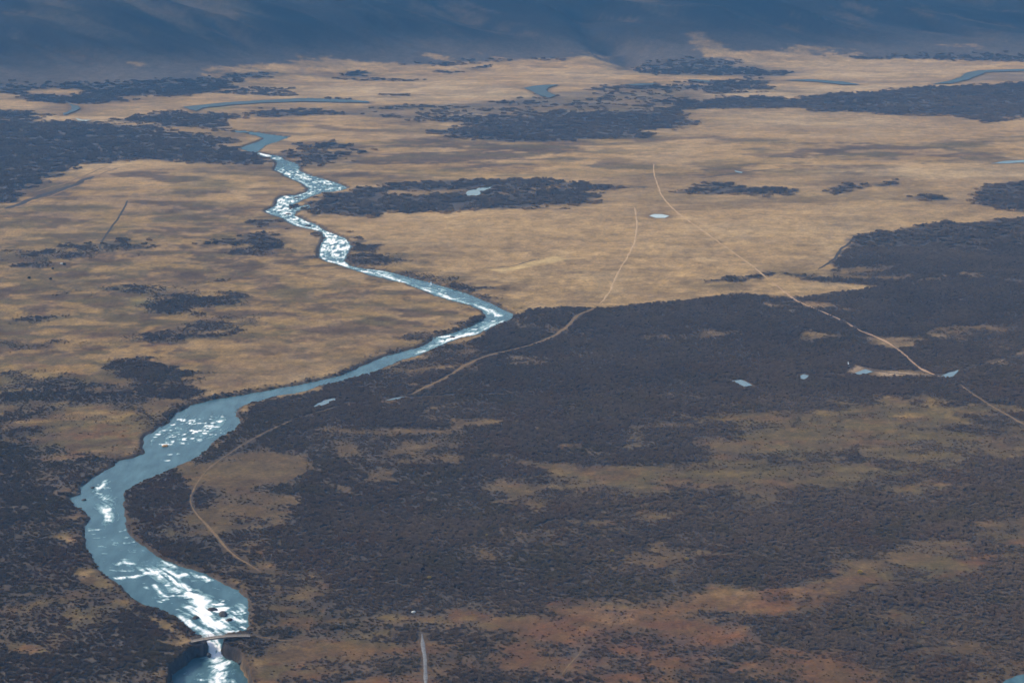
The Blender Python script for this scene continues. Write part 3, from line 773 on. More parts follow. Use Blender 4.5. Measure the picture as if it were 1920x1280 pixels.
# white water along the river: strokes (points, half width in metres, strength, breadth of fade)
FOAM = [
 ([(208, 1083), (222, 1084), (237, 1082), (252, 1081), (265, 1077), (280, 1072), (293, 1071)], 0.9, 0.95),
 ([(293, 1071), (314, 1081), (336, 1097), (359, 1108), (373, 1123), (378, 1144)], 1.4, 1.1),
 ([(378, 1144), (389, 1160), (401, 1175), (404, 1191), (401, 1205), (406, 1226)], 2.5, 1.15),
 ([(406, 1226), (413, 1242), (411, 1261), (408, 1285)], 2.0, 0.78),
 ([(455, 1105), (440, 1112), (420, 1108), (400, 1100)], 0.5, 0.45),
 ([(270, 1067), (303, 1067), (320, 1075), (331, 1081), (354, 1074), (373, 1081), (392, 1088)], 1.3, 0.75),
 ([(289, 1097), (295, 1105), (300, 1114)], 0.9, 0.6),
 ([(385, 1150), (400, 1142), (425, 1140), (445, 1135), (455, 1142)], 0.9, 0.75),
 ([(405, 1170), (425, 1165), (440, 1158), (460, 1165)], 1.2, 0.8),
 ([(338, 1160), (350, 1166), (362, 1172), (372, 1176)], 1.8, 0.8),
 ([(378, 1186), (400, 1185), (450, 1184)], 0.9, 0.65),
 ([(354, 1272), (380, 1274), (406, 1270), (430, 1240)], 0.6, 0.6),
 ([(305, 1052), (312, 1056), (325, 1062)], 1.0, 0.6),
 ([(224, 1056), (235, 1053), (248, 1056)], 0.8, 0.7),
 ([(205, 1068), (230, 1070), (250, 1070)], 0.4, 0.5),
 ([(372, 828), (388, 822), (404, 816)], 0.6, 0.6),
 ([(175, 921), (188, 914), (200, 900)], 1.0, 0.55),
 ([(196, 931), (204, 945), (200, 960), (206, 975)], 1.8, 0.58),
 ([(318, 852), (330, 851)], 0.5, 0.7), ([(309, 863), (317, 863)], 0.5, 0.7), ([(168, 994), (184, 993)], 0.4, 0.7), ([(225, 996), (236, 993)], 0.4, 0.6), ([(250, 1016), (237, 1018), (215, 1017)], 0.5, 0.5),
 ([(640, 495), (668, 505), (702, 512), (730, 520), (760, 531), (779, 536), (809, 546), (846, 560)], 1.4, 0.75),
 ([(846, 560), (899, 575), (921, 585), (935, 592)], 1.2, 0.6),
 ([(814, 632), (842, 630)], 0.9, 0.9),
 ([(833, 640), (865, 631), (893, 625)], 1.6, 0.95),
 ([(893, 622), (925, 609), (945, 602)], 1.4, 0.55),
 ([(833, 641), (805, 654), (780, 662)], 1.5, 0.5),
 ([(690, 506), (715, 509), (732, 513)], 0.8, 0.7),
]
CHOP = [   # speckled standing waves
 ([(340, 776), (415, 774), (436, 798), (420, 815), (390, 822), (330, 838), (275, 835), (290, 815), (320, 795)], 0.40),
 ([(165, 905), (200, 895), (215, 930), (215, 985), (195, 985), (185, 935)], 0.30),
 ([(160, 985), (240, 1000), (275, 1030), (330, 1065), (300, 1075), (210, 1075), (165, 1030)], 0.02),
 ([(395, 1120), (440, 1118), (464, 1140), (466, 1178), (430, 1182), (395, 1165)], 0.5),
 ([(260, 1090), (330, 1095), (370, 1130), (370, 1160), (300, 1140)], 0.20),
 ([(660, 500), (760, 525), (860, 550), (950, 590), (900, 625), (840, 635), (900, 600), (880, 570), (780, 540)], 0.24),
]
FOAM_PY = ([0, 284, 288, 297, 301, 316, 322, 332, 345, 360, 372, 400, 408, 428, 436, 495, 504, 600, 640, 650, 1300],
           [0.02, 0.05, 0.55, 0.5, 0.12, 0.2, 0.5, 0.46, 0.40, 0.42, 0.52, 0.52, 0.46, 0.48, 0.60, 0.60, 0.25, 0.16, 0.16, 0.0, 0.0])

def water_sheet(name, P, margin, lev_fn, fine, foam_fn, carve=True):
    lo, hi = P.min(0) - margin - 2, P.max(0) + margin + 2
    rr = DROW[(DROW > lo[1] - 8) & (DROW < hi[1] + 8)]
    rr = np.interp(np.arange(0, len(rr) - 1 + 1e-6, 1.0 / fine), np.arange(len(rr)), rr)
    t = np.concatenate([lo[0] / rr, hi[0] / rr])
    t0, t1 = t.min(), t.max()
    nt_ = max(4, int((t1 - t0) / (core[1] - core[0]) * fine))
    tc = np.linspace(t0, t1, nt_)
    X, Y = rr[:, None] * tc[None, :], np.repeat(rr[:, None], nt_, 1)
    s = sdf_poly(X, Y, P, margin + 12)
    f = grid_faces(*X.shape)
    keep = s.ravel()[f].max(1) > -margin
    f = f[keep]
    used = np.unique(f)
    remap = np.full(X.size, -1, np.int64)
    remap[used] = np.arange(len(used))
    x, y, sd_ = X.ravel()[used], Y.ravel()[used], s.ravel()[used]
    z, fm = lev_fn(x, y), foam_fn(x, y, sd_)
    z = z + np.clip(fm, 0, 1) * 0.22 * (fbm(x, y, 3.0, 2, 301) + 0.4)
    me = np_mesh(name, np.stack([x, y, z], -1), remap[f])
    add_float(me, 'foam', fm)
    o = link(name, me, m_water)
    return o

def river_level(x, y):
    return level_at(y)

LB = np.array([unproject(a, b_, float(level(b_))) for a, b_ in RIVER_L])

def flow_coords(x, y):
    """distance along the river and distance from its bank"""
    d2, al = np.full(x.shape, 1e12), np.zeros(x.shape)
    run_ = 0.0
    for i in range(len(LB) - 1):
        ax, ay = LB[i]
        ex, ey = LB[i + 1] - LB[i]
        L = math.hypot(ex, ey) + 1e-9
        t = np.clip(((x - ax) * ex + (y - ay) * ey) / (L * L), 0, 1)
        q = (x - ax - t * ex) ** 2 + (y - ay - t * ey) ** 2
        m = q < d2
        d2 = np.where(m, q, d2)
        al = np.where(m, run_ + t * L, al)
        run_ += L
    return al, np.sqrt(d2)

def river_foam(x, y, s):
    _, py = project(x, y, river_level(x, y))
    f = np.interp(py, *FOAM_PY).astype(np.float64)
    nn = fbm(x, y, 7, 3, 311)
    f = f * np.clip(1.0 + 1.4 * nn + 1.6 * fbm(x, y * 0.35, 2.2, 3, 315), 0.2, 1.7)
    for pts, wd, st in FOAM:
        P = np.array([unproject(a, c, float(level(c))) for a, c in pts])
        wd = wd * (1.25 if pts[0][1] > 700 else 1.8)
        d = dist_line(x, y, P, wd * 4 + 8)
        d = d * (1 + 0.55 * fbm(x, y, 4, 3, 321))
        br = np.clip(1.0 + 0.9 * fbm(x, y, 2.6, 3, 325, 0.6), 0.25, 1.35)
        f = np.maximum(f, st * br * np.exp(-(d / (wd * 1.45)) ** 2))
        f = np.maximum(f, 0.50 * st * np.exp(-(d / (wd * 3.0)) ** 2) * np.clip(1 + 1.6 * fbm(x, y, 5, 3, 327), 0.2, 1.6))
    ripple = fbm(x * 0.38, y * 0.8, 1.9, 3, 331, 0.6)
    spk = sstep(0.20, 0.42, ripple)
    for pts, st in CHOP:
        P = poly_world(pts, -0.9)
        m = sstep(-1.5, 2.5, sdf_poly(x, y, P, 20))
        f = np.maximum(f, m * (st * 0.5 + spk * (st + 0.36)))
    al, off = flow_coords(x, y)
    st1 = fbm(al * 0.16, off, 1.5, 3, 341, 0.6)
    st2 = fbm(al * 0.10, off, 4.0, 3, 351, 0.6)
    f = f * np.clip(1.0 + 1.3 * st1 + 0.5 * st2, 0.25, 1.5) + 0.10 * np.clip(st2 * 2, -1, 1)
    f = f * sstep(-0.5, 1.2, s)
    return f

river = water_sheet('river', RIVER, 5.0, river_level, 2, river_foam)
tag(river, 'blue green river with white rapids winding down the valley', kind='structure')

m_pool, nt, b = new_mat('still_water')
b.inputs['Base Color'].default_value = (0.16, 0.27, 0.31, 1)
b.inputs['Roughness'].default_value = 0.12
geo = N(nt, 'ShaderNodeNewGeometry')
nb = noise(0.25, 3)
rp = N(nt, 'ShaderNodeValToRGB')
rp.color_ramp.elements[0].color = (0.10, 0.15, 0.17, 1)
rp.color_ramp.elements[1].color = (0.19, 0.25, 0.265, 1)
nt.links.new(nb.outputs[0], rp.inputs[0])
nt.links.new(rp.outputs[0], b.inputs['Base Color'])
m_pale, nt, b = new_mat('silty_pale_water')
b.inputs['Base Color'].default_value = (0.52, 0.60, 0.60, 1)
b.inputs['Roughness'].default_value = 0.2
POND_NAME = {'white_pond': 'pond', 'corner_river': 'river_water', 'far_river_bend': 'river_water', 'upper_bend': 'river_water', 'far_reach': 'river_water',
             'distant_reach': 'river_water', 'braided_reach': 'river_water', 'wide_braid': 'river_water'}
for k, P in POND_W.items():
    bm = bmesh.new()
    # uneven shoreline: each side is broken into short runs
    pts = []
    for i in range(len(P)):
        a, c = P[i], P[(i + 1) % len(P)]
        L = np.linalg.norm(c - a)
        n = max(1, int(L / (0.004 * a[1])))
        for j in range(n):
            q = a + (c - a) * j / n
            q = q + (RNG.random(2) - 0.5) * 0.0012 * a[1] * (j > 0)
            pts.append(q)
    vv = [bm.verts.new((q[0], q[1], 0.0)) for q in pts]
    bm.faces.new(vv)
    bmesh.ops.triangulate(bm, faces=bm.faces[:])
    me = bpy.data.meshes.new(POND_NAME.get(k, 'pool'))
    bm.to_mesh(me); bm.free()
    cz = float(np.median(height_at(P[:, 0], P[:, 1])))
    o = link(POND_NAME.get(k, 'pool'), me, m_water if k == 'corner_river' else m_pale if k in ('white_pond', 'stream_bend_b') else m_pool)
    o.location.z = (cz + 0.25) if P[:, 1].mean() < 2100 else cz + 0.9
    tag(o, kind='structure')

# ------------------------------------------------------------------ paths and tracks (worn strips lying on the ground)
def earth_mat(name, c0, c1):
    global nt, geo
    m, nt, b = new_mat(name)
    geo = N(nt, 'ShaderNodeNewGeometry')
    n = noise(0.5, 5, 0.7)
    r = N(nt, 'ShaderNodeValToRGB')
    r.color_ramp.elements[0].position, r.color_ramp.elements[1].position = 0.3, 0.7
    r.color_ramp.elements[0].color = c0 + (1,)
    r.color_ramp.elements[1].color = c1 + (1,)
    nt.links.new(n.outputs[0], r.inputs[0])
    nt.links.new(r.outputs[0], b.inputs['Base Color'])
    b.inputs['Roughness'].default_value = 1.0
    b.inputs['Specular IOR Level'].default_value = 0.1
    return m
m_earth = earth_mat('bare_earth', (0.30, 0.19, 0.11), (0.50, 0.33, 0.21))
m_faint = earth_mat('trodden_grass', (0.36, 0.24, 0.13), (0.50, 0.35, 0.20))
m_dark = earth_mat('dark_earth', (0.035, 0.03, 0.03), (0.07, 0.058, 0.05))  # dark tone for the ditch, creek beds and dark strips
m_gravel = earth_mat('grey_gravel', (0.11, 0.11, 0.115), (0.24, 0.245, 0.255))
m_walk = earth_mat('brown_footpath', (0.12, 0.08, 0.043), (0.25, 0.165, 0.088))

def resample(P, step):
    d = np.r_[0, np.cumsum(np.linalg.norm(np.diff(P, axis=0), axis=1))]
    # Catmull-Rom style smoothing through the points
    t = np.arange(0, d[-1], step)
    out = np.stack([np.interp(t, d, P[:, 0]), np.interp(t, d, P[:, 1])], -1)
    k = max(1, int(0.5 * d[-1] / (len(P) * step)))
    ker = np.ones(2 * k + 1) / (2 * k + 1)
    pad = np.pad(out, ((k, k), (0, 0)), 'edge')
    return np.stack([np.convolve(pad[:, i], ker, 'valid') for i in range(2)], -1)

TRACK_LINES = []
def strip(name, pts, width, mat, label, lift=0.10, gaps=0.0, jitter=0.35, dash_seed=1):
    P = resample(poly_world(pts), 1.5)
    TRACK_LINES.append((P, width))
    tg = np.gradient(P, axis=0)
    tg /= np.linalg.norm(tg, axis=1)[:, None] + 1e-9
    nrm = np.stack([-tg[:, 1], tg[:, 0]], -1)
    s = np.arange(len(P)) * 1.5
    zz = np.zeros_like(s)
    wv = width * (1 + jitter * fbm(s, zz, 9, 3, dash_seed))
    wv = wv * (0.25 + 0.75 * sstep(0, 14, s)) * (0.25 + 0.75 * sstep(0, 14, s[-1] - s))
    off = width * 0.5 * fbm(s, zz + 50, 30, 2, dash_seed + 5)
    Cc = P + nrm * off[:, None]
    fr = np.array([-0.5, -0.2, 0.2, 0.5])
    X = Cc[:, None, 0] + nrm[:, None, 0] * fr * wv[:, None]
    Y = Cc[:, None, 1] + nrm[:, None, 1] * fr * wv[:, None]
    Z = height_at(X, Y) + lift
    Z[:, 0] -= lift * 1.6
    Z[:, 3] -= lift * 1.6
    f = grid_faces(*X.shape)
    if gaps > 0:
        show = fbm(s, zz + 90, 22, 3, dash_seed + 9) > gaps
        row = f[:, 0] // 4
        f = f[show[row]]
    me = np_mesh(name, np.stack([X, Y, Z], -1).reshape(-1, 3), f)
    o = link(name, me, mat)
    return tag(o, label, kind='structure')

T_MAIN = [(1225, 305), (1228, 330), (1232, 345), (1245, 375), (1270, 400), (1300, 420), (1350, 455), (1400, 490), (1445, 527), (1480, 555), (1500, 568), (1545, 587),
          (1585, 605), (1615, 622), (1640, 630), (1665, 645), (1690, 660), (1715, 682), (1735, 696), (1770, 708)]
strip('track', T_MAIN[:9], 1.5, m_faint, 'faint trodden track crossing the tan meadow past the small white pond', gaps=-0.05, jitter=1.0, dash_seed=401)
strip('track', T_MAIN[8:], 1.8, m_earth, 'bare earth track running down through the dark scrub to the creek', gaps=-0.2, jitter=0.9, dash_seed=405)
strip('track', [(1795, 716), (1830, 740), (1870, 765), (1940, 805)], 1.8, m_walk, 'faint brown track leaving the creek through the scrub', gaps=-0.3, dash_seed=411)
T_PALE = [(1190, 385), (1195, 420), (1190, 455), (1175, 485), (1155, 520), (1140, 555), (1120, 575)]
strip('track', T_PALE, 2.0, m_faint, 'pale trodden track curving down the tan meadow toward the river bend', gaps=-0.05, jitter=0.9, dash_seed=421)
T_SCR = [(1118, 577), (1085, 592), (1065, 610), (1040, 628), (1000, 645), (960, 655), (910, 665), (870, 688), (830, 710), (790, 730), (765, 742)]
strip('path', T_SCR, 3.0, m_walk, 'narrow path cutting through dark scrub toward the small pool', gaps=-0.25, dash_seed=431)
T_BANK = [(640, 760), (600, 772), (560, 785), (510, 805), (460, 830), (420, 855), (385, 880), (365, 910), (355, 940), (365, 960), (390, 985), (410, 1010), (432, 1035), (470, 1058), (500, 1075)]
strip('path', T_BANK, 1.15, m_walk, 'brown footpath following the river bank', gaps=-0.3, jitter=1.0, dash_seed=441)
strip('track', [(-20, 408), (0, 401), (40, 388), (100, 365), (150, 345), (190, 325), (230, 312)], 3.6, m_walk, 'pale wheel track along the edge of the far scrub', gaps=-0.4, dash_seed=451)
strip('track', [(60, 360), (90, 350), (120, 342), (160, 327), (205, 311)], 3.0, m_walk, 'second pale wheel track beside the far scrub edge', gaps=-0.2, dash_seed=461)
strip('dark_band', [(0, 395), (60, 373), (120, 352), (180, 327)], 10.0, m_dark, 'dark band between the two pale wheel tracks', gaps=-0.35, dash_seed=471)
strip('ditch', [(241, 374), (228, 398), (212, 422), (195, 447), (186, 460), (186, 468), (196, 474)], 2.4, m_dark, 'straight dark drainage ditch across the tan grass', jitter=0.15, dash_seed=481)
strip('path', [(791, 1184), (792, 1205), (795, 1235), (796, 1260), (797, 1295)], 2.0, m_gravel, 'short grey gravel path ending in the reddish heath', jitter=0.25, dash_seed=491)
strip('path', [(1102, 1205), (1085, 1225), (1062, 1250), (1050, 1270)], 0.9, m_walk, 'thin faint footpath in the reddish heath', gaps=-0.2, dash_seed=501)
strip('path', [(468, 1190), (495, 1194), (525, 1199), (555, 1199), (590, 1193)], 0.8, m_walk, 'thin footpath leaving the right end of the bridge', gaps=-0.5, dash_seed=505)
strip('path', [(357, 1202), (340, 1206), (318, 1205), (295, 1198)], 1.1, m_walk, 'thin brown footpath leaving the left end of the bridge', gaps=-0.4, dash_seed=507)
strip('dark_band', [(905, 503), (935, 502), (965, 499), (990, 490), (1015, 484)], 1.6, m_dark, 'dark edge along the upper side of the sandy streak on the meadow', gaps=-0.1, dash_seed=509)
strip('creek_bed', [(770, 746), (800, 741), (850, 738), (900, 737), (945, 737)], 1.8, m_dark, 'black creek bed in the scrub', gaps=-0.5, dash_seed=511)
strip('creek_bed', [(1330, 704), (1352, 709), (1375, 712)], 1.6, m_dark, 'dark creek bed reaching the first scrub pool', dash_seed=521)
strip('creek_bed', [(1470, 707), (1500, 701), (1540, 701), (1590, 703)], 1.4, m_dark, 'dark creek bed between the scrub pools', gaps=-0.2, dash_seed=531)
strip('creek_bed', [(1618, 688), (1640, 696), (1690, 700), (1740, 703), (1790, 700), (1830, 684), (1880, 673), (1940, 660)], 1.5, m_dark, 'dark creek bed winding past the ford into the scrub', gaps=-0.25, dash_seed=541)
strip('creek_bed', [(1531, 507), (1550, 497), (1565, 482), (1572, 472), (1590, 455), (1600, 443)], 3.0, m_dark, 'dark creek bank at the scrub edge beside the meadow', gaps=-0.1, dash_seed=551)
strip('creek_bed', [(1300, 335), (1400, 322), (1500, 314), (1650, 308), (1780, 306), (1860, 305)], 3.2, m_dark, 'thin dark creek line across the far grass', gaps=0.12, dash_seed=561)

# ------------------------------------------------------------------ birch scrub
m_twig, nt, b = new_mat('bare_birch_twigs')
ti = N(nt, 'ShaderNodeAttribute', attribute_name='tint', attribute_type='INSTANCER')
nt.links.new(ti.outputs['Color'], b.inputs['Base Color'])
b.inputs['Roughness'].default_value = 0.9
b.inputs['Specular IOR Level'].default_value = 0.15
m_stem, nt, b = new_mat('birch_bark')
b.inputs['Base Color'].default_value = (0.12, 0.10, 0.09, 1)
b.inputs['Roughness'].default_value = 0.9

def twig_crown(rnd, r, h, n, wid):
    """a dome of bare upward-fanning twigs, each a thin folded blade"""
    vs, fs = [], []
    for _ in range(n):
        a = rnd.random() * 6.283
        q = math.sqrt(rnd.random())
        lob = 0.78 + 0.22 * math.sin(3 * a + r * 7)
        bx, by = r * 0.55 * q * math.cos(a), r * 0.55 * q * math.sin(a)
        bz = h * (0.10 + 0.35 * rnd.random())
        top = h * (0.55 + 0.45 * math.sqrt(max(0.0, 1 - 0.85 * q * q))) * (0.8 + 0.25 * rnd.random())
        tx, ty = r * q * lob * math.cos(a + 0.3 * (rnd.random() - 0.5)), r * q * lob * math.sin(a + 0.3 * (rnd.random() - 0.5))
        d = rnd.random() * 6.283
        wx, wy = wid * math.cos(d), wid * math.sin(d)
        mx, my, mz = (bx * 0.4 + tx * 0.6), (by * 0.4 + ty * 0.6), bz * 0.45 + top * 0.55
        k = len(vs)
        vs += [(bx, by, bz), (mx + wx, my + wy, mz), (tx, ty, top), (mx - wx, my - wy, mz - 0.15 * h * rnd.random())]
        fs += [(k, k + 1, k + 2), (k, k + 2, k + 3)]
    return vs, fs

def stems(rnd, r, h, n):
    vs, fs = [], []
    for _ in range(n):
        a = rnd.random() * 6.283
        q = 0.25 + 0.4 * rnd.random()
        tx, ty, tz = r * q * math.cos(a), r * q * math.sin(a), h * (0.5 + 0.3 * rnd.random())
        ox, oy = 0.12 * math.cos(a), 0.12 * math.sin(a)
        k = len(vs)
        for j in range(4):
            g = j * math.pi / 2
            vs.append((ox + 0.07 * math.cos(g), oy + 0.07 * math.sin(g), -0.25))
        for j in range(4):
            g = j * math.pi / 2
            vs.append((tx + 0.02 * math.cos(g), ty + 0.02 * math.sin(g), tz))
        for j in range(4):
            fs.append((k + j, k + (j + 1) % 4, k + 4 + (j + 1) % 4, k + 4 + j))
    return vs, fs

def py_mesh(name, vs, fs, mat):
    me = bpy.data.meshes.new(name)
    me.from_pydata(vs, [], fs)
    me.update()
    me.materials.append(mat)
    return me

rnd = random.Random(5)
var_col = bpy.data.collections.new('scrub_kinds')
for i in range(6):
    r, h = rnd.uniform(1.3, 1.9), rnd.uniform(1.7, 2.6)
    a, f = twig_crown(rnd, r, h, 80, 0.17)
    var_col.objects.link(bpy.data.objects.new('birch_scrub_kind', py_mesh('birch_scrub_kind', a, f, m_twig)))
far_col = bpy.data.collections.new('thicket_kinds')
for i in range(5):
    vs_, fs_ = [], []
    for j in range(9):
        a, f = twig_crown(rnd, rnd.uniform(1.4, 2.2), rnd.uniform(1.6, 2.8), 26, 0.30)
        ox, oy = rnd.gauss(0, 2.3), rnd.gauss(0, 2.3)
        k = len(vs_)
        vs_ += [(p[0] + ox, p[1] + oy, p[2]) for p in a]
        fs_ += [tuple(q + k for q in t) for t in f]
    far_col.objects.link(bpy.data.objects.new('thicket_kind', py_mesh('thicket_kind', vs_, fs_, m_twig)))

# where the bushes stand: drawn from the vegetation map
cx = 0.25 * (XS[:-1, :-1] + XS[1:, :-1] + XS[:-1, 1:] + XS[1:, 1:])
cy = 0.25 * (YS[:-1, :-1] + YS[1:, :-1] + YS[:-1, 1:] + YS[1:, 1:])
area = (YS[1:, :-1] - YS[:-1, :-1]) * np.abs(XS[:-1, 1:] - XS[:-1, :-1])
dens = 0.25 * (scrub_eff[:-1, :-1] + scrub_eff[1:, :-1] + scrub_eff[:-1, 1:] + scrub_eff[1:, 1:])
inview = (np.abs(cx / np.maximum(cy, 1)) < 0.298) & (cy > 575)
for P, wd in TRACK_LINES:
    dens = dens * (dist_line(cx, cy, P, 12) > wd * 0.5 + 0.9)

def scatter(mask, per_m2, seed):
    rg = np.random.default_rng(seed)
    lam = dens * area * per_m2 * mask
    cnt = rg.poisson(lam)
    i, j = np.nonzero(cnt)
    rep = cnt[i, j]
    i, j = np.repeat(i, rep), np.repeat(j, rep)
    fu, fv = rg.random(len(i)), rg.random(len(i))
    y = YS[i, j] + (YS[i + 1, j] - YS[i, j]) * fv
    x = (XS[i, j] + (XS[i, j + 1] - XS[i, j]) * fu) * np.maximum(y, 560) / np.maximum(YS[i, j], 560)
    return x, y, height_at(x, y), rg

NEAR_MAX = 1500.0
bx_, by_, bz_, rg = scatter(inview & (cy < NEAR_MAX), 0.62 * sstep(0.08, 0.45, dens), 5)
fx_, fy_, fz_, rgf = scatter(inview & (cy >= NEAR_MAX) & (relief(cx, cy) < 10.0), 0.03 * (dens > 0.2) * (1 - sstep(2, 10, relief(cx, cy))), 6)

def cluster_scale(x, y, rg):
    return (0.40 + 0.32 * rg.random(len(x)) ** 1.5 + 0.30 * fbm(x, y, 20, 4, 601)).clip(0.26, 1.1)

def sample(A, x, y):
    i = np.clip(np.searchsorted(DROW, y) - 1, 0, NR - 2)
    j = np.clip(np.searchsorted(TCOL, x / np.maximum(y, 560.0)) - 1, 0, NC - 2)
    return A[i, j]

def plant_tint(x, y, rg):
    """twig colour: grey to purple-brown, running into the colour of the heath where the scrub thins out"""
    n = len(x)
    q = np.clip(0.5 + 0.45 * cn(x, y, 55, 4, 611) + 0.35 * (rg.random(n) - 0.5), 0, 1)[:, None]
    p = sstep(0.1, 1.0, cn(x, y, 90, 4, 621))[:, None]
    c = np.array([0.172, 0.132, 0.098]) * (1 - q) + np.array([0.232, 0.176, 0.124]) * q
    c = c * (1 - 0.45 * p) + np.array([0.180, 0.128, 0.084]) * 0.45 * p
    w = (1 - sstep(0.25, 0.8, sample(scrub_eff, x, y)))[:, None] * 0.88
    g = sample(colr, x, y)
    c = c * (1 - w) + (g * 1.5 + 0.02) * w
    k = sstep(1500, 700, y)[:, None]
    lf = (sstep(-60, -150, x) * sstep(1250, 950, y))[:, None] * 0.6
    c = c * (1 - lf) + np.array([0.128, 0.094, 0.060]) * lf
    ol = sstep(0.15, 0.9, cn(x, y, 34, 4, 631))[:, None] * k * 0.55
    c = c * (1 - ol) + np.array([0.150, 0.122, 0.060]) * ol
    ru = sstep(0.45, 1.0, cn(x, y, 22, 4, 641))[:, None] * k * 0.35
    c = c * (1 - ru) + np.array([0.210, 0.118, 0.062]) * ru
    c = c * (1 - 0.55 * k) + c * np.array([1.06, 0.92, 0.74]) * 0.55 * k
    return c * (0.82 + 0.36 * rg.random(n))[:, None] * (1.0 - 0.18 * sstep(900, 1300, y) - 0.25 * sstep(2300, 2800, y))[:, None]

sc_ = cluster_scale(bx_, by_, rg) * (0.7 + 0.35 * sstep(0.25, 0.9, sample(scrub_eff, bx_, by_)))
tint_ = plant_tint(bx_, by_, rg)
flat_ = 0.42 + 0.33 * sstep(0.3, 0.9, sample(scrub_eff, bx_, by_))
tintf_ = plant_tint(fx_, fy_, rgf)
# the nearest shrubs in the frame are objects of their own
ppx, ppy = project(bx_, by_, bz_ + 1.0)
vis = (ppx > 6) & (ppx < 1914) & (ppy < 1274)
order = np.where(vis, ppy + 14 * rg.random(len(ppy)), -1)
near_ids = np.argsort(-order)[:240]
rest = np.ones(len(bx_), bool)
rest[near_ids] = False

def gn_scatter(name, pts, scl, seed, coll, label, tint, flat=1.0):
    me = bpy.data.meshes.new(name)
    me.vertices.add(len(pts))
    me.vertices.foreach_set('co', np.ascontiguousarray(pts, np.float32).ravel())
    add_float(me, 'scl', scl)
    add_color(me, 'tint', tint)
    add_float(me, 'sclz', scl * flat)
    add_float(me, 'rotz', np.random.default_rng(seed).random(len(pts)) * 6.283)
    o = link(name, me)
    ng = bpy.data.node_groups.new(name, 'GeometryNodeTree')
    ng.interface.new_socket('Geometry', in_out='INPUT', socket_type='NodeSocketGeometry')
    ng.interface.new_socket('Geometry', in_out='OUTPUT', socket_type='NodeSocketGeometry')
    gi, go = ng.nodes.new('NodeGroupInput'), ng.nodes.new('NodeGroupOutput')
    iop = ng.nodes.new('GeometryNodeInstanceOnPoints')
    ci = ng.nodes.new('GeometryNodeCollectionInfo')
    ci.inputs['Collection'].default_value = coll
    ci.inputs['Separate Children'].default_value = True
    ci.inputs['Reset Children'].default_value = True
    iop.inputs['Pick Instance'].default_value = True
    a1 = ng.nodes.new('GeometryNodeInputNamedAttribute'); a1.data_type = 'FLOAT'; a1.inputs[0].default_value = 'scl'
    a2 = ng.nodes.new('GeometryNodeInputNamedAttribute'); a2.data_type = 'FLOAT'; a2.inputs[0].default_value = 'rotz'
    cv = ng.nodes.new('ShaderNodeCombineXYZ')
    L = ng.links.new
    L(gi.outputs[0], iop.inputs['Points'])
    L(ci.outputs[0], iop.inputs['Instance'])
    L(a2.outputs[0], cv.inputs[2])
    L(cv.outputs[0], iop.inputs['Rotation'])
    a3 = ng.nodes.new('GeometryNodeInputNamedAttribute'); a3.data_type = 'FLOAT'; a3.inputs[0].default_value = 'sclz'
    cs = ng.nodes.new('ShaderNodeCombineXYZ')
    L(a1.outputs[0], cs.inputs[0]); L(a1.outputs[0], cs.inputs[1]); L(a3.outputs[0], cs.inputs[2])
    L(cs.outputs[0], iop.inputs['Scale'])
    L(iop.outputs[0], go.inputs[0])
    md = o.modifiers.new('scatter', 'NODES')
    md.node_group = ng
    return tag(o, label, kind='stuff')

gn_scatter('birch_scrub', np.stack([bx_, by_, bz_ - 0.1], -1)[rest], sc_[rest], 71, var_col, 'leafless grey birch scrub covering the valley floor on both river banks', tint_[rest], flat_[rest])
gn_scatter('distant_birch_scrub', np.stack([fx_, fy_, fz_ - 0.2], -1), cluster_scale(fx_, fy_, rgf) * 1.5, 72, far_col, 'far dark birch scrub on the valley floor and mountainside', tintf_)
print('scrub', rest.sum(), 'far', len(fx_))

shrub_kinds = []
for i in range(6):
    r, h = rnd.uniform(1.3, 1.9), rnd.uniform(1.7, 2.6)
    a, f = twig_crown(rnd, r, h, 130, 0.12)
    sa, sf = stems(rnd, r, h, 5)
    shrub_kinds.append((py_mesh('crown', a, f, m_twig), py_mesh('stems', sa, sf, m_stem)))

def shrub(name, x, y, z, s, rz, kind, label, cat, group=None, tint=(0.13, 0.11, 0.1)):
    root = bpy.data.objects.new(name, None)
    C.objects.link(root)
    root.empty_display_size = 0.5
    root.location = (x, y, z)
    root.rotation_euler = (0, 0, rz)
    root.scale = (s, s, s)
    tag(root, label, cat, group)
    for nm, me in (('crown', kind[0]), ('stems', kind[1])):
        o = bpy.data.objects.new(nm, me)
        C.objects.link(o)
        o.parent = root
        if nm == 'crown':
            o['tint'] = [float(v) for v in tint]
    return root

for i in near_ids:
    left = ppx[i] < 400
    shrub('birch_shrub', bx_[i], by_[i], bz_[i] - 0.1, sc_[i], rnd.random() * 6.28, rnd.choice(shrub_kinds),
          'leafless grey birch shrub at the very bottom edge, on the bank left of the gorge' if left else 'leafless grey birch shrub at the very bottom edge, right of the gorge',
          'shrub', 'birch shrubs left of the gorge' if left else 'birch shrubs right of the gorge', tint_[i])

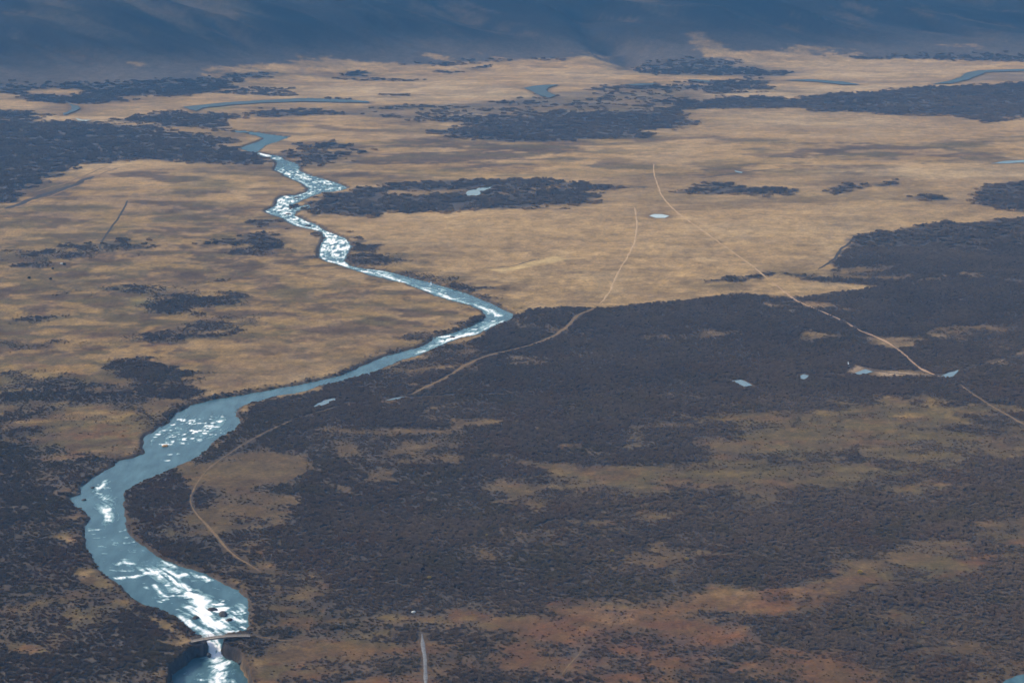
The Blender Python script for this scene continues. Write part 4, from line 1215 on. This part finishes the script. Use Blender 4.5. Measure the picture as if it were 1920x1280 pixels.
# ------------------------------------------------------------------ rocks
def rock_mat(name, c0, c1):
    global nt, geo
    m, nt, b = new_mat(name)
    geo = N(nt, 'ShaderNodeNewGeometry')
    n = noise(1.6, 5, 0.7)
    r = N(nt, 'ShaderNodeValToRGB')
    r.color_ramp.elements[0].position, r.color_ramp.elements[1].position = 0.3, 0.7
    r.color_ramp.elements[0].color = c0 + (1,)
    r.color_ramp.elements[1].color = c1 + (1,)
    nt.links.new(n.outputs[0], r.inputs[0])
    nt.links.new(r.outputs[0], b.inputs['Base Color'])
    b.inputs['Roughness'].default_value = 0.85
    return m
m_basalt = rock_mat('wet_basalt', (0.018, 0.018, 0.020), (0.055, 0.052, 0.05))
m_bank_stone = rock_mat('bank_stone', (0.045, 0.04, 0.037), (0.13, 0.11, 0.09))
m_ochre = rock_mat('ochre_grass_tuft', (0.30, 0.15, 0.05), (0.46, 0.26, 0.09))
m_pale_rock = rock_mat('pale_lichen_rock', (0.35, 0.36, 0.36), (0.55, 0.56, 0.55))

def boulder(name, px, py, size, mat, label, cat='rock', z=None, squash=0.55, seed=0, group=None):
    rr = random.Random(seed)
    zz = float(level(py)) if z is None else z
    p = unproject(px, py, zz)
    bm = bmesh.new()
    bmesh.ops.create_icosphere(bm, subdivisions=3, radius=1.0)
    o1, o2 = rr.random() * 50, rr.random() * 50
    co = np.array([v.co[:] for v in bm.verts])
    dn = fbm(co[:, 0] * 1.0 + o1, co[:, 1] + co[:, 2] * 0.7 + o2, 1.1, 3, 700 + seed) * 0.45 + fbm(co[:, 0] + co[:, 2], co[:, 1] - co[:, 2] + o1, 0.45, 2, 720 + seed) * 0.15
    for v, d in zip(bm.verts, dn):
        v.co *= 1 + float(d)
        v.co.x *= size[0]
        v.co.y *= size[1]
        v.co.z *= size[2]
    me = bpy.data.meshes.new(name)
    bm.to_mesh(me); bm.free()
    o = link(name, me, mat)
    o.location = (p[0], p[1], zz if z is None else float(height_at(p[0], p[1])))
    o.rotation_euler = (0, 0, rr.random() * 6.28)
    return tag(o, label, cat, group)

boulder('boulder', 399, 1143, (1.5, 2.2, 1.0), m_basalt, 'black wet boulder splitting the white water just above the bridge', seed=1)
boulder('boulder', 417, 1152, (1.8, 2.4, 1.0), m_basalt, 'broad black boulder amid the foam right of the main chute', seed=2)
boulder('boulder', 430, 1162, (1.3, 1.6, 0.8), m_basalt, 'small black boulder nearest the right bank above the bridge', seed=3)
boulder('boulder', 367, 1158, (1.1, 1.6, 0.7), m_basalt, 'dark boulder left of the main chute above the bridge', seed=4)
boulder('boulder', 157, 937, (1.0, 1.0, 0.6), m_basalt, 'dark rock in the shallow inlet on the left river bank', seed=5)
boulder('boulder', 174, 914, (0.8, 0.9, 0.5), m_basalt, 'small dark rock in the water below the rocky left bank', seed=6)
boulder('boulder', 557, 371, (2.0, 3.2, 1.1), m_basalt, 'dark rock in the rapids at the upper left bend', seed=7)
boulder('boulder', 578, 424, (2.2, 3.2, 1.2), m_basalt, 'dark rock in the rapids above the widest white pool', seed=8)
boulder('boulder', 541, 402, (1.8, 2.6, 1.0), m_basalt, 'dark rock below the side channel in the upper rapids', seed=9)
boulder('boulder', 848, 632, (1.4, 2.4, 0.8), m_basalt, 'dark rock in the white rapid below the sharp river bend', seed=10)
boulder('grassy_islet', 310, 836, (1.5, 2.0, 0.9), m_ochre, 'orange grassy islet standing alone in the river', 'islet', seed=11)
boulder('boulder', 775, 1145, (1.0, 1.0, 0.6), m_pale_rock, 'pale grey rock in the heath just above the gravel path', z=0, seed=12)
boulder('boulder', 970, 1142, (0.8, 0.8, 0.5), m_pale_rock, 'small pale rock in the brown clearing', z=0, seed=13)
boulder('boulder', 116, 495, (1.6, 1.4, 0.9), m_pale_rock, 'white rock beside a dark bush on the tan heath', z=0, seed=14)
# rock walls of the gorge under the bridge
for i, (px, py, sx, sy, sz, lab) in enumerate([
    (376, 1213, 1.4, 2.6, 1.9, 'dark basalt outcrop forming the left wall of the gorge'),
    (366, 1228, 1.6, 1.6, 1.3, 'dark basalt outcrop at the foot of the left gorge wall'),
    (430, 1212, 1.3, 2.6, 1.9, 'dark basalt outcrop forming the right wall of the gorge'),
    (438, 1230, 1.4, 1.4, 1.1, 'dark basalt outcrop at the foot of the right gorge wall'),
    (352, 1239, 1.3, 1.0, 1.1, 'jagged dark rock on the left rim of the lower pool'), (334, 1252, 1.1, 1.3, 0.9, 'lowest dark rock on the left rim of the lower pool'),
    (450, 1246, 1.0, 1.2, 0.9, 'small dark rock on the right rim of the lower pool'), (392, 1232, 0.9, 0.9, 0.8, 'small black rock where the chute enters the lower pool')]):
    o = boulder('basalt_outcrop', px, py, (sx, sy, sz), m_basalt, lab, 'rock', seed=30 + i)
    o.location.z += 1.0

# stones strewn along the water's edge
stone_col = bpy.data.collections.new('stone_kinds')
for i in range(4):
    bm = bmesh.new()
    bmesh.ops.create_icosphere(bm, subdivisions=1, radius=0.5)
    for v in bm.verts:
        v.co *= rnd.uniform(0.7, 1.25)
        v.co.z *= 0.6
    me = bpy.data.meshes.new('stone_kind')
    bm.to_mesh(me); bm.free()
    me.materials.append(m_bank_stone)
    stone_col.objects.link(bpy.data.objects.new('stone_kind', me))
rgs = np.random.default_rng(33)
rsc = 0.25 * (river_sdf[:-1, :-1] + river_sdf[1:, :-1] + river_sdf[:-1, 1:] + river_sdf[1:, 1:])
lam = area * 0.16 * np.exp(-((rsc + 0.6) / 1.3) ** 2) * (cy < 1900) * inview * sstep(-0.2, 0.8, cn(cx, cy, 25, 4, 655))
cnt = rgs.poisson(lam)
ii, jj = np.nonzero(cnt)
rp_ = cnt[ii, jj]
ii, jj = np.repeat(ii, rp_), np.repeat(jj, rp_)
sy_ = YS[ii, jj] + (YS[ii + 1, jj] - YS[ii, jj]) * rgs.random(len(ii))
sx_ = (XS[ii, jj] + (XS[ii, jj + 1] - XS[ii, jj]) * rgs.random(len(ii)))
sz_ = np.maximum(height_at(sx_, sy_), level_at(sy_) - 0.1)
gn_scatter('bank_stones', np.stack([sx_, sy_, sz_], -1), 0.4 + 1.5 * rgs.random(len(ii)) ** 3, 73, stone_col, 'dark stones strewn along the river banks', np.full((len(ii), 3), 0.1))

# ------------------------------------------------------------------ small bushes that stand alone
m_dark_bush, nt, b = new_mat('dark_juniper')
b.inputs['Base Color'].default_value = (0.030, 0.036, 0.024, 1)
b.inputs['Roughness'].default_value = 0.9
m_yel_bush, nt, b = new_mat('yellow_willow')
b.inputs['Base Color'].default_value = (0.42, 0.30, 0.07, 1)
b.inputs['Roughness'].default_value = 0.9
def lone(px, py, s, mat, label, cat, name):
    a, f = twig_crown(rnd, 1.4, 1.8, 190, 0.16)
    sa, sf = stems(rnd, 1.4, 1.8, 4)
    p = unproject(px, py)
    shrub(name, p[0], p[1], float(height_at(*p)) - 0.1, s, rnd.random() * 6, (py_mesh('crown', a, f, mat), py_mesh('stems', sa, sf, m_stem)), label, cat)
lone(121, 498, 1.1, m_dark_bush, 'small dark bush beside the white rock on the tan heath', 'bush', 'juniper_bush')
lone(99, 506, 0.9, m_dark_bush, 'tiny dark bush between the white rock and a pair of bushes', 'bush', 'juniper_bush')
lone(55, 523, 1.1, m_dark_bush, 'leftmost dark bush standing alone on the tan heath', 'bush', 'juniper_bush')
lone(95, 526, 1.0, m_dark_bush, 'lowest of the lone dark bushes on the tan heath', 'bush', 'juniper_bush')
for px, py, s, lab in [(805, 1083, 0.9, 'small yellow bush in dark scrub above the gravel path'), (1148, 1035, 0.8, 'small yellow bush in the middle of the near dark scrub'),
                       (913, 1005, 0.7, 'pale yellow bush above the brown clearing'), (1288, 1050, 0.9, 'yellow bush low in the dark scrub, right of centre'), (1612, 1075, 1.1, 'orange yellow bush at the far end of the brown clearing'),
                       (795, 974, 0.7, 'tiny yellow bush in scrub left of the olive clearing'), (1730, 1168, 0.8, 'tan yellow bush in the near scrub toward the corner stream')]:
    lone(px, py, s, m_yel_bush, lab, 'bush', 'willow_bush')

# ------------------------------------------------------------------ cascades (small side falls)
m_foam, nt, b = new_mat('white_water')
b.inputs['Base Color'].default_value = (0.80, 0.86, 0.88, 1)
b.inputs['Roughness'].default_value = 0.5
def cascade(px, py, w, h, run, label):
    p = unproject(px, py)
    z0 = float(height_at(*p))
    n, k = 10, 5
    vs, fs = [], []
    for i in range(n):
        t = i / (n - 1)
        for j in range(k):
            q = j / (k - 1) - 0.5
            vs.append((q * w * (0.5 + 0.7 * t) + 0.15 * w * math.sin(i * 2.1 + j), -run * t * t, h * (1 - t) + 0.1 * w * math.cos(j * 3 + i * 1.7) * (1 - 4 * q * q)))
    for i in range(n - 1):
        for j in range(k - 1):
            fs.append((i * k + j, i * k + j + 1, (i + 1) * k + j + 1, (i + 1) * k + j))
    me = py_mesh('cascade', vs, fs, m_foam)
    o = bpy.data.objects.new('cascade', me)
    C.objects.link(o)
    o.location = (p[0], p[1], z0)
    return tag(o, label, 'waterfall')
cascade(1590, 684, 0.8, 2.0, 3.0, 'tiny white cascade dropping to the sandy creek pool')
cascade(808, 531, 1.6, 3.2, 3.0, 'small white cascade entering the river from its far bank')

# ------------------------------------------------------------------ footbridge
m_wood = rock_mat('weathered_planks', (0.20, 0.16, 0.125), (0.36, 0.31, 0.26))
m_beam = rock_mat('brown_timber', (0.09, 0.06, 0.045), (0.17, 0.12, 0.09))
A = unproject(358, 1201, 0.8)
B = unproject(468, 1190, 0.8)
d = B - A
Lb = float(np.linalg.norm(d))
bridge = bpy.data.objects.new('footbridge', None)
C.objects.link(bridge)
bridge.location = (A[0], A[1], 0)
bridge.rotation_euler = (0, 0, math.atan2(d[1], d[0]))
tag(bridge, 'arched wooden footbridge crossing the white chute of the river', 'bridge')

def deck_z(s):
    t = s / Lb
    return 0.60 + 0.8 * 4 * t * (1 - t) * (1.0 if t > 0 else 1)

def box(vs, fs, c, sx, sy, sz, tilt=0.0):
    k = len(vs)
    ct, st = math.cos(tilt), math.sin(tilt)
    for dx in (-1, 1):
        for dy in (-1, 1):
            for dz in (-1, 1):
                x, y, z = dx * sx / 2, dy * sy / 2, dz * sz / 2
                vs.append((c[0] + x * ct - z * st, c[1] + y, c[2] + x * st + z * ct))
    fs += [tuple(k + i for i in q) for q in ((0, 1, 3, 2), (4, 6, 7, 5), (0, 4, 5, 1), (2, 3, 7, 6), (0, 2, 6, 4), (1, 5, 7, 3))]

def bpart(name, vs, fs, mat, parent=bridge, kind=None):
    o = bpy.data.objects.new(name, py_mesh(name, vs, fs, mat))
    C.objects.link(o)
    o.parent = parent
    if kind: o['kind'] = kind
    return o
vs_, fs_ = [], []
s = 0.15
while s < Lb:
    sl = math.atan2(deck_z(s + 0.1) - deck_z(s - 0.1), 0.2)
    box(vs_, fs_, (s, 0, deck_z(s) + 0.005 * ((s * 37) % 3)), 0.20, 2.2, 0.07, sl)
    s += 0.225
bpart('deck_planks', vs_, fs_, m_wood, kind='stuff')
def run(y, z0, w, h, seg=24):
    vs, fs = [], []
    for i in range(seg + 1):
        s = Lb * i / seg
        for (dy, dz) in ((-w / 2, 0), (w / 2, 0), (w / 2, h), (-w / 2, h)):
            vs.append((s, y + dy, deck_z(s) + z0 + dz))
    for i in range(seg):
        for j in range(4):
            fs.append((i * 4 + j, i * 4 + (j + 1) % 4, (i + 1) * 4 + (j + 1) % 4, (i + 1) * 4 + j))
    fs += [(3, 2, 1, 0), tuple(seg * 4 + j for j in range(4))]
    return vs, fs
for y in (-0.95, 0.95):
    bpart('beam', *run(y, -0.52, 0.28, 0.46), m_beam)
for y in (-1.03, 1.03):
    hr = bpart('handrail', *run(y, 1.0, 0.09, 0.09), m_wood)
    bpart('mid_rail', *run(y, 0.52, 0.06, 0.09), m_wood, hr)
    n = 11
    for i in range(n):
        s = 0.4 + (Lb - 0.8) * i / (n - 1)
        vv, ff = [], []
        box(vv, ff, (s, y * 1.055, deck_z(s) + 0.46), 0.10, 0.10, 1.16)
        bpart('post', vv, ff, m_wood, hr)
for s in (0.3, Lb - 0.3):
    vv, ff = [], []
    box(vv, ff, (s, 0, deck_z(s) - 1.15), 1.4, 2.8, 1.2)
    bpart('abutment', vv, ff, m_basalt)

# ------------------------------------------------------------------ haze: the air in the valley
m_haze = bpy.data.materials.new('valley_air')
m_haze.use_nodes = True
nt = m_haze.node_tree
nt.nodes.clear()
out = nt.nodes.new('ShaderNodeOutputMaterial')
pv = nt.nodes.new('ShaderNodeVolumePrincipled')
pv.inputs['Color'].default_value = (0.15, 0.46, 1.0, 1)
pv.inputs['Absorption Color'].default_value = (1, 1, 1, 1)
pv.inputs['Density'].default_value = 1.05e-4
pv.inputs['Anisotropy'].default_value = 0.0
nt.links.new(pv.outputs[0], out.inputs['Volume'])
zlo = float(ZS.min()) - 1.0
zhi = max(float(ZS.max()), CAMH) + 20
xm, y0, y1 = float(np.abs(XS).max()) + 50, float(YS.min()) - 50, float(YS.max()) + 50
vs_ = [(-xm, y0, zlo), (xm, y0, zlo), (xm, y1, zlo), (-xm, y1, zlo), (-xm, y0, zhi), (xm, y0, zhi), (xm, y1, zhi), (-xm, y1, zhi)]
fs_ = [(3, 2, 1, 0), (4, 5, 6, 7), (0, 1, 5, 4), (1, 2, 6, 5), (2, 3, 7, 6), (3, 0, 4, 7)]
haze = bpy.data.objects.new('haze', py_mesh('haze', vs_, fs_, m_haze))
C.objects.link(haze)
tag(haze, 'thin blue haze filling the valley air', kind='stuff')
